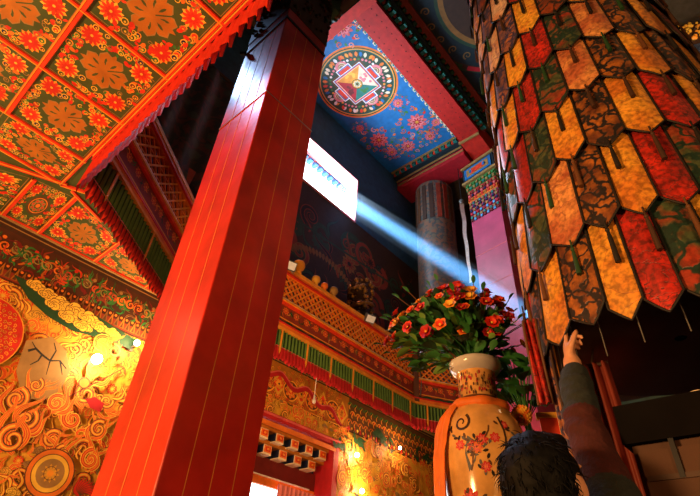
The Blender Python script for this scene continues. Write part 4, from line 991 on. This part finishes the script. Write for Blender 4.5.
# window: frame, sill and the eave outside
b = MB()
for x in (WX0, WX1): b.box((x, YU+.15, (WZ0+WZ1)/2), (.04, .34, WZ1-WZ0), 'pink')
for z in (WZ0, WZ1): b.box(((WX0+WX1)/2, YU+.15, z), (WX1-WX0, .34, .04), 'pink')
win = struct(b, 'window_1')
eave = MB(); eave.box((4.75, YU+.47, r(8.47)), (4.5, .32, .06), 'pink'); eave.box((4.75, YU+.61, r(8.60)), (4.5, .06, .20), 'white')
eo = struct(eave, 'trim_3')
for k in range(18):
    x = 3.4+k*.165; q = MB(); q.box((x, YU+.54, r(8.36)), (.09, .16, .10), 'skyblue'); q.box((x, YU+.48, r(8.40)), (.10, .03, .05), 'scarlet'); q.build('eave_dentil', eo, kind='structure')

# gilded carving at the upper right, behind the banner
th = thing('gilded_carving', 'gilded openwork carving on the grey ceiling right of the banner', 'carving', (5.2, -.85, r(6.9)))
gd = ray(668, 40); gd = gd*(6.4/Vector((gd.x, gd.y)).length); gc = Vector((gd.x, gd.y, gd.z+CZ)); u_ = ray(700, 22)-ray(640, 52); u_ = (u_-Z*u_.z).normalized(); 
th.location = gc; ORIGIN[th.name] = gc.copy()
q = MB(); q.box(gc, (1.5, .10, .42), 'umber', ax=(u_, u_.cross(Z), Z))
for k in range(220):
    f, z = random.uniform(-.75, .75), random.uniform(-.22, .22); q.ball(gc+u_*f+Z*z-u_.cross(Z)*.06*(1 if u_.cross(Z).dot(gc) > 0 else -1), random.uniform(.02, .045), random.choice(('amber', 'gold', 'umber', 'yellow')), 6)
q.build('openwork', th)
q = MB(); q.tube([gc+Z*.2, Vector((gc.x, gc.y, TOP))], .04, 'umber', 8); q.build('hanger', th)

# ------------------------------------------------------------------ the person reaching up
def apply_mesh(o):
    dg = bpy.context.evaluated_depsgraph_get(); me = bpy.data.meshes.new_from_object(o.evaluated_get(dg)); C.objects.unlink(o); bpy.data.objects.remove(o); return me
def skin(chains, sub=2):
    """chains: list of [(pos, radius), ...]; consecutive points are joined; a point equal to an earlier one is shared"""
    vs, es, rs = [], [], []
    def idx(p, q):
        for i, w in enumerate(vs):
            if (Vector(w)-Vector(p)).length < 1e-5: return i
        vs.append(tuple(p)); rs.append(q); return len(vs)-1
    for ch in chains:
        k = [idx(p, q) for p, q in ch]; es += [(k[i], k[i+1]) for i in range(len(k)-1)]
    me = bpy.data.meshes.new('sk'); me.from_pydata(vs, es, []); o = bpy.data.objects.new('sk', me); C.objects.link(o)
    m = o.modifiers.new('s', 'SKIN'); m.use_smooth_shade = True
    lay = me.skin_vertices[0].data if me.skin_vertices else None
    if lay is None:
        bm = bmesh.new(); bm.from_mesh(me); bm.verts.layers.skin.verify(); bm.to_mesh(me); bm.free(); lay = me.skin_vertices[0].data
    for i, q in enumerate(rs): lay[i].radius = (q, q)
    lay[0].use_root = True
    o.modifiers.new('sub', 'SUBSURF').levels = sub
    return apply_mesh(o)
def merged(meshes, voxel, name):
    bm = bmesh.new()
    for m in meshes: bm.from_mesh(m)
    me = bpy.data.meshes.new(name); bm.to_mesh(me); bm.free(); o = bpy.data.objects.new(name, me); C.objects.link(o)
    rm = o.modifiers.new('r', 'REMESH'); rm.mode = 'VOXEL'; rm.voxel_size = voxel; rm.use_smooth_shade = True
    sm_ = o.modifiers.new('sm', 'SMOOTH'); sm_.factor = .5; sm_.iterations = 3
    return apply_mesh(o)
def ball_mesh(c, sc, n=24, R=None):
    q = MB(); q.ball((0, 0, 0), 1, 'skin', n); me = bpy.data.meshes.new('b'); me.from_pydata(q.v, [], q.f)
    for v in me.vertices:
        p = Vector((v.co.x*sc[0], v.co.y*sc[1], v.co.z*sc[2])); v.co = (R @ p if R else p)+Vector(c)
    return me
V3 = Vector
hd = 1.27; ha = D2R(21.35)
HC = V3((hd*math.cos(ha), hd*math.sin(ha), r(.228*hd)))       # head centre
face = V3((.90, -.12, .42)).normalized()                        # looking up towards the banner
fs = face.cross(Z).normalized()                                 # the person's right
fu = fs.cross(face)
HR = Matrix((face, -fs, fu)).transposed()                       # head axes: x forward, y left, z up
def hp(x, y, z): return HC+HR @ V3((x, y, z))
neck0 = HC+V3((-.035, .005, -.20)); chest = V3((HC.x-.05, HC.y-.02, HC.z-.38)); waist = V3((HC.x-.07, HC.y-.01, HC.z-.62)); pel = V3((HC.x-.08, HC.y, HC.z-.78))
rS = V3((1.315, .362, r(.235))); lS = V3((HC.x-.06, HC.y+.165, HC.z-.25))
HT = V3((1.575, .467, r(.815)))                                 # where the fingers take the tongue
WR = V3((1.553, .460, r(.725))); EL = V3((1.416, .428, r(.495)))
lE = lS+V3((.03, .06, -.28)); lW = lE+V3((.13, -.06, -.22)); lH = lW+V3((.07, -.02, -.06))
rH, lHp = pel+V3((0, -.09, -.03)), pel+V3((0, .09, -.03))
rK, lK = V3((pel.x+.05, pel.y-.10, .47)), V3((pel.x-.01, pel.y+.11, .47)); rA, lA = V3((pel.x-.0, pel.y-.11, .085)), V3((pel.x-.05, pel.y+.12, .085))
person = thing('person', 'person in a dark grey and maroon jacket reaching up to touch the banner', 'person', (pel.x, pel.y, 0))
dirp = (HT-WR).normalized(); palm = WR+dirp*.050; sd = dirp.cross(V3((-1, 0, .2))).normalized(); sd = V3((.87, .25, .43)); sd = (sd-dirp*sd.dot(dirp)).normalized(); nd = sd.cross(dirp)
chains = [[(pel, .12), (waist, .115), (chest, .125), (neck0+V3((0, 0, -.04)), .07), (neck0+V3((.01, 0, .05)), .055), (HC+V3((-.01, 0, -.05)), .06)],
          [(chest, .125), (rS, .062), (EL, .044), (WR, .029), (palm, .032)], [(chest, .125), (lS, .062), (lE, .045), (lW, .03), (lH, .034)],
          [(pel, .12), (rH, .09), (rK, .058), (rA, .04), (rA+V3((.15, -.02, -.045)), .032)], [(pel, .12), (lHp, .09), (lK, .058), (lA, .04), (lA+V3((.15, .02, -.045)), .032)]]
meshes = [skin([c_]) for c_ in chains]
def fingers(base, d, s, n, curl, sc=1):
    """four unequal fingers and a thumb; d along the palm, s across, n towards the palm's face"""
    out = []
    for k, (o, l) in enumerate(((-.030, .062), (-.010, .072), (.011, .067), (.030, .052))):
        c = curl[k]; p = base+s*o*sc-d*.02; ch = [(p, .0095)]; q = base+s*(o*1.08)*sc+d*.030; ch.append((q, .0095)); a = 0
        for j, f in enumerate((.46, .32, .22)):
            a += c*(.5, 1.0, .8)[j]; q = q+(d*math.cos(a)+n*math.sin(a))*(l*f*1.1); ch.append((q, .0088-.001*j))
        out.append(skin([ch], 1))
    p = base-d*.025-s*.018; t1 = p-s*.030+d*.018+n*.012; t2 = t1-s*.008+d*.030+n*.016; t3 = t2+s*.006+d*.022+n*.012
    out.append(skin([[(p, .013), (t1, .012), (t2, .0105), (t3, .009)]], 1)); return out
def palm_mesh(c, d, s, n):
    R = Matrix((d, s, n)).transposed(); return ball_mesh(c, (.052, .042, .019), 16, R)
meshes += [palm_mesh(palm+dirp*.005, dirp, sd, nd)]+fingers(palm+dirp*.01, dirp, sd, nd, (.20, 1.2, 1.35, 1.4))
dl = (lH-lW).normalized(); sl = dl.cross(Z).normalized(); nl = sl.cross(dl)
meshes += [palm_mesh(lH, dl, sl, -nl)]+fingers(lH, dl, sl, -nl, (.45, .5, .55, .6))
# head: skull, jaw, nose, ears, lips
meshes += [ball_mesh(hp(-.005, 0, .02), (.096, .074, .105), 24, HR), ball_mesh(hp(.028, 0, -.045), (.062, .056, .068), 20, HR), ball_mesh(hp(.055, 0, -.09), (.028, .030, .022), 14, HR),
           ball_mesh(hp(.100, 0, -.018), (.016, .012, .024), 12, HR), ball_mesh(hp(.108, 0, -.034), (.014, .016, .011), 12, HR), ball_mesh(hp(.085, .033, .022), (.012, .024, .008), 10, HR), ball_mesh(hp(.085, -.033, .022), (.012, .024, .008), 10, HR),
           ball_mesh(hp(.09, 0, -.064), (.010, .024, .006), 10, HR), ball_mesh(hp(.088, 0, -.074), (.010, .020, .006), 10, HR)]
for sy in (1, -1): meshes += [ball_mesh(hp(-.008, .078*sy, -.005), (.020, .009, .032), 14, HR), ball_mesh(hp(-.004, .076*sy, -.03), (.010, .007, .011), 10, HR)]
me = merged(meshes, .0065, 'body')
def add_part(me, name, m, parent):
    off = ORIGIN[person.name]
    for v in me.vertices: v.co -= off
    me.materials.clear()
    for k in (m if isinstance(m, (list, tuple)) else [m]): me.materials.append(MATS[k])
    me.polygons.foreach_set('use_smooth', [True]*len(me.polygons))
    o = bpy.data.objects.new(name, me); C.objects.link(o); o.parent = parent; ORIGIN[o.name] = off; return o
body = add_part(me, 'body', 'skin', person)
q = MB()
for sy in (1, -1): q.ball(hp(.080, .032*sy, .004), .0125, 'eye_white', 12); q.ball(hp(.0895, .032*sy, .004), .0055, 'black', 8)
q.build('eyes', person)
# hair: a full cap of short black hair with loose strands
cap_ = merged([ball_mesh(hp(-.020, 0, .028), (.098, .082, .100), 28, HR), ball_mesh(hp(-.045, 0, -.015), (.078, .078, .085), 20, HR), ball_mesh(hp(.040, 0, .080), (.042, .064, .032), 16, HR)], .008, 'hair')
hairc = hp(-.02, 0, .02)
for v in cap_.vertices:
    d = (v.co-hairc).normalized(); v.co += d*(.007*mnoise.noise(v.co*28)+.004*mnoise.noise(v.co*70))
hair = add_part(cap_, 'hair', 'hair', person)
q = MB()
for k in range(900):
    d = V3((random.gauss(0, 1), random.gauss(0, 1), random.gauss(0, 1))).normalized()
    if d.x > .45 and d.z < .5: continue
    if d.z < -.62: continue
    base = hp(-.022+.096*d.x, .081*d.y, .024+.099*d.z); out = HR @ V3((d.x, d.y, d.z)); tang = (HR @ V3((-.3, d.y*.4, -1))); tang = (tang-out*tang.dot(out)).normalized()
    tang = (tang+V3((random.gauss(0, .4), random.gauss(0, .4), random.gauss(0, .3)))).normalized(); l = random.uniform(.018, .032)
    q.tube([base, base+tang*l*.5+out*.003, base+tang*l+out*random.uniform(-.004, .004)], lambda t: .0016*(1.1-t), 'hair', 4, False)
q.build('hair_strands', hair, kind='stuff')
# jacket: torso, collar, the raised sleeve with wide cuff, the hanging sleeve
g = (WR-EL)
jk = [[(pel+V3((0, 0, -.02)), .165), (waist, .155), (chest, .165), (neck0+V3((-.005, 0, -.07)), .105), (neck0+V3((0, 0, -.02)), .075)],
      [(chest+V3((.03,-.03,.03)), .12), (rS, .074), ((rS+EL)/2, .058), (EL+V3((.0, -.0, -.01)), .055), (EL+g*.35, .053), (EL+g*.70, .052), (EL+g*.97, .050)],
      [(chest+V3((0,.03,.03)), .12), (lS, .085), ((lS+lE)/2, .07), (lE, .062), (lE+(lW-lE)*.5, .055), (lE+(lW-lE)*.97, .048)]]
jm = merged([skin([c_]) for c_ in jk], .009, 'jacket')
for v in jm.vertices:
    t = (v.co-EL).dot(g.normalized())
    p_ = V3((v.co.x*9, v.co.y*9, v.co.z*34)); n_ = mnoise.noise(p_)
    ax_ = (v.co-chest); ax_.z = 0
    dd = (v.co-(EL+g*max(0, min(1, t/g.length)))) if (v.co-EL).length < .34 and v.co.z > HC.z-.15 else ax_
    if dd.length > 1e-4: v.co += dd.normalized()*.008*n_
jacket = add_part(jm, 'jacket', ['jacket', 'jacket_red'], person)
off = ORIGIN[person.name]
for pg in jm.polygons:
    c_ = pg.center+off; t = (c_-EL).dot(g)/g.length_squared
    if c_.z > HC.z-.2 and (c_-EL).length < .30 and -.75 < t < .12 and (c_-HC).length > .12: pg.material_index = 1
tm = merged([skin([c_]) for c_ in [[(pel+V3((0, 0, .04)), .145), (rH, .112), (rK, .082), (rA+V3((0, 0, .02)), .062)], [(pel+V3((0, 0, .04)), .145), (lHp, .112), (lK, .082), (lA+V3((0, 0, .02)), .062)]]], .011, 'trousers')
add_part(tm, 'trousers', 'trousers', person)
for A in (rA, lA):
    sm_ = merged([ball_mesh(A+V3((.055, 0, -.040)), (.145, .052, .042), 20), ball_mesh(A+V3((-.02, 0, -.01)), (.06, .05, .055), 16)], .008, 'shoe')
    for v in sm_.vertices: v.co.z = max(v.co.z, .004)
    add_part(sm_, 'shoe', 'shoe', person)

# ------------------------------------------------------------------ haze lit by the sun shaft
SUN_IN = V3((5.46, YU, r(7.40))); SUN_OUT = V3((6.50, 2.74, r(4.42)))
sdir = (SUN_OUT-SUN_IN).normalized()
mh = bpy.data.materials.new('incense_haze'); mh.use_nodes = True; nt = mh.node_tree; nt.nodes.remove(nt.nodes['Principled BSDF'])
vs_ = nt.nodes.new('ShaderNodeVolumeScatter'); vs_.inputs['Color'].default_value = (.80, .88, 1, 1); vs_.inputs['Density'].default_value = .12; vs_.inputs['Anisotropy'].default_value = .1
nt.links.new(vs_.outputs['Volume'], nt.nodes['Material Output'].inputs['Volume']); MATS['incense_haze'] = mh
q = MB(); a_ = (SUN_OUT-SUN_IN).length*1.15; rows = []          # a sheared tube that starts flush with the window wall
for t in (.02, a_): rows.append([SUN_IN+sdir*t+Z*.40*math.sin(2*PI*k/16)+V3((.36*math.cos(2*PI*k/16), 0, 0)) for k in range(16)])
q.grid(rows, 'incense_haze', closed=True); q.face(rows[0], 'incense_haze'); q.face(rows[1][::-1], 'incense_haze'); hz = q.build('incense_haze', kind='stuff')
bm = bmesh.new(); bm.from_mesh(hz.data); bmesh.ops.remove_doubles(bm, verts=bm.verts, dist=1e-5); bmesh.ops.recalc_face_normals(bm, faces=bm.faces); bm.to_mesh(hz.data); bm.free()
tag(hz, 'blue haze of incense smoke lit by the sun shaft from the window', 'haze')

# ------------------------------------------------------------------ lights
def light(kind, name, loc, energy, col, target=None, size=.2, spot=None, blend=.3, sy=None):
    l = bpy.data.lights.new(name, kind); l.energy = energy; l.color = col
    o = bpy.data.objects.new(name, l); C.objects.link(o); o.location = loc
    if kind == 'AREA':
        l.size = size
        if sy: l.shape = 'RECTANGLE'; l.size_y = sy
    elif kind == 'SPOT': l.spot_size = spot; l.spot_blend = blend; l.shadow_soft_size = size
    else: l.shadow_soft_size = size
    if target is not None: o.rotation_euler = (V3(target)-V3(loc)).to_track_quat('-Z', 'Y').to_euler()
    return o
WARM = (1, .50, .17); WARM2 = (1, .62, .30); COOL = (.55, .78, 1.0)
for c, e in LIT: light('POINT', 'wall_lamp_light', c, e, WARM2, size=.04)
light('AREA', 'hall_light', (-2.8, 2.05, 1.8), 245, WARM, (1.2, 1.9, 2.2), .6)
light('SPOT', 'pillar_fill', (.35, -2.9, r(.2)), 48, WARM2, (1.15, 1.7, r(1.0)), .1, D2R(34), .8)  # added fill that brightens the pillar's right face; unseen source
light('AREA', 'mural_fill', (-.7, 3.1, .8), 42, WARM2, (1.2, 4.97, 2.4), .5)  # added area light to lift the left mural, no fixture
light('AREA', 'hall_light', (-1.2, -2.6, 1.8), 60, WARM, (1.5, 1.5, 2.7), .7)  # added warm fill from behind the camera
light('POINT', 'ceiling_lamp', (-.75, 4.2, r(2.3)), 16, WARM2, size=.06)
light('SPOT', 'gallery_light', (3.2, 2.2, r(1.2)), 160, WARM, (4.6, 4.5, r(3.3)), .15, D2R(110), .6)
light('POINT', 'gallery_light', gc-fw*1.0-Z*.3, 45, WARM2, size=.05)  # added point light to brighten the gilded carving and the roof round it
# daylight
light('SPOT', 'sun_shaft', SUN_IN-sdir*14, 9000000, (.12, .42, 1), SUN_OUT, .05, D2R(1.12), .6)
light('AREA', 'window_daylight', ((WX0+WX1)/2, YU+.32, (WZ0+WZ1)/2), 320, COOL, (5.2, 2.0, r(7.4)), 1.9, sy=1.2)
light('SPOT', 'left_window_daylight', (.35, 5.1, r(7.6)), 650, (.40, .60, 1), (.93, 1.95, r(2.62)), .12, D2R(17), .45)
w = bpy.data.worlds.new('sky'); scene.world = w; w.use_nodes = True
w.node_tree.nodes['Background'].inputs['Color'].default_value = (.92, .96, 1, 1); w.node_tree.nodes['Background'].inputs['Strength'].default_value = 5

scene.view_settings.view_transform = 'Standard'; scene.view_settings.look = 'None'; scene.view_settings.exposure = 0; scene.view_settings.gamma = 1
scene.cycles.use_denoising = True; scene.cycles.max_bounces = 6; scene.cycles.diffuse_bounces = 3; scene.cycles.sample_clamp_indirect = 6; scene.cycles.volume_bounces = 0
scene.cycles.caustics_reflective = False; scene.cycles.caustics_refractive = False
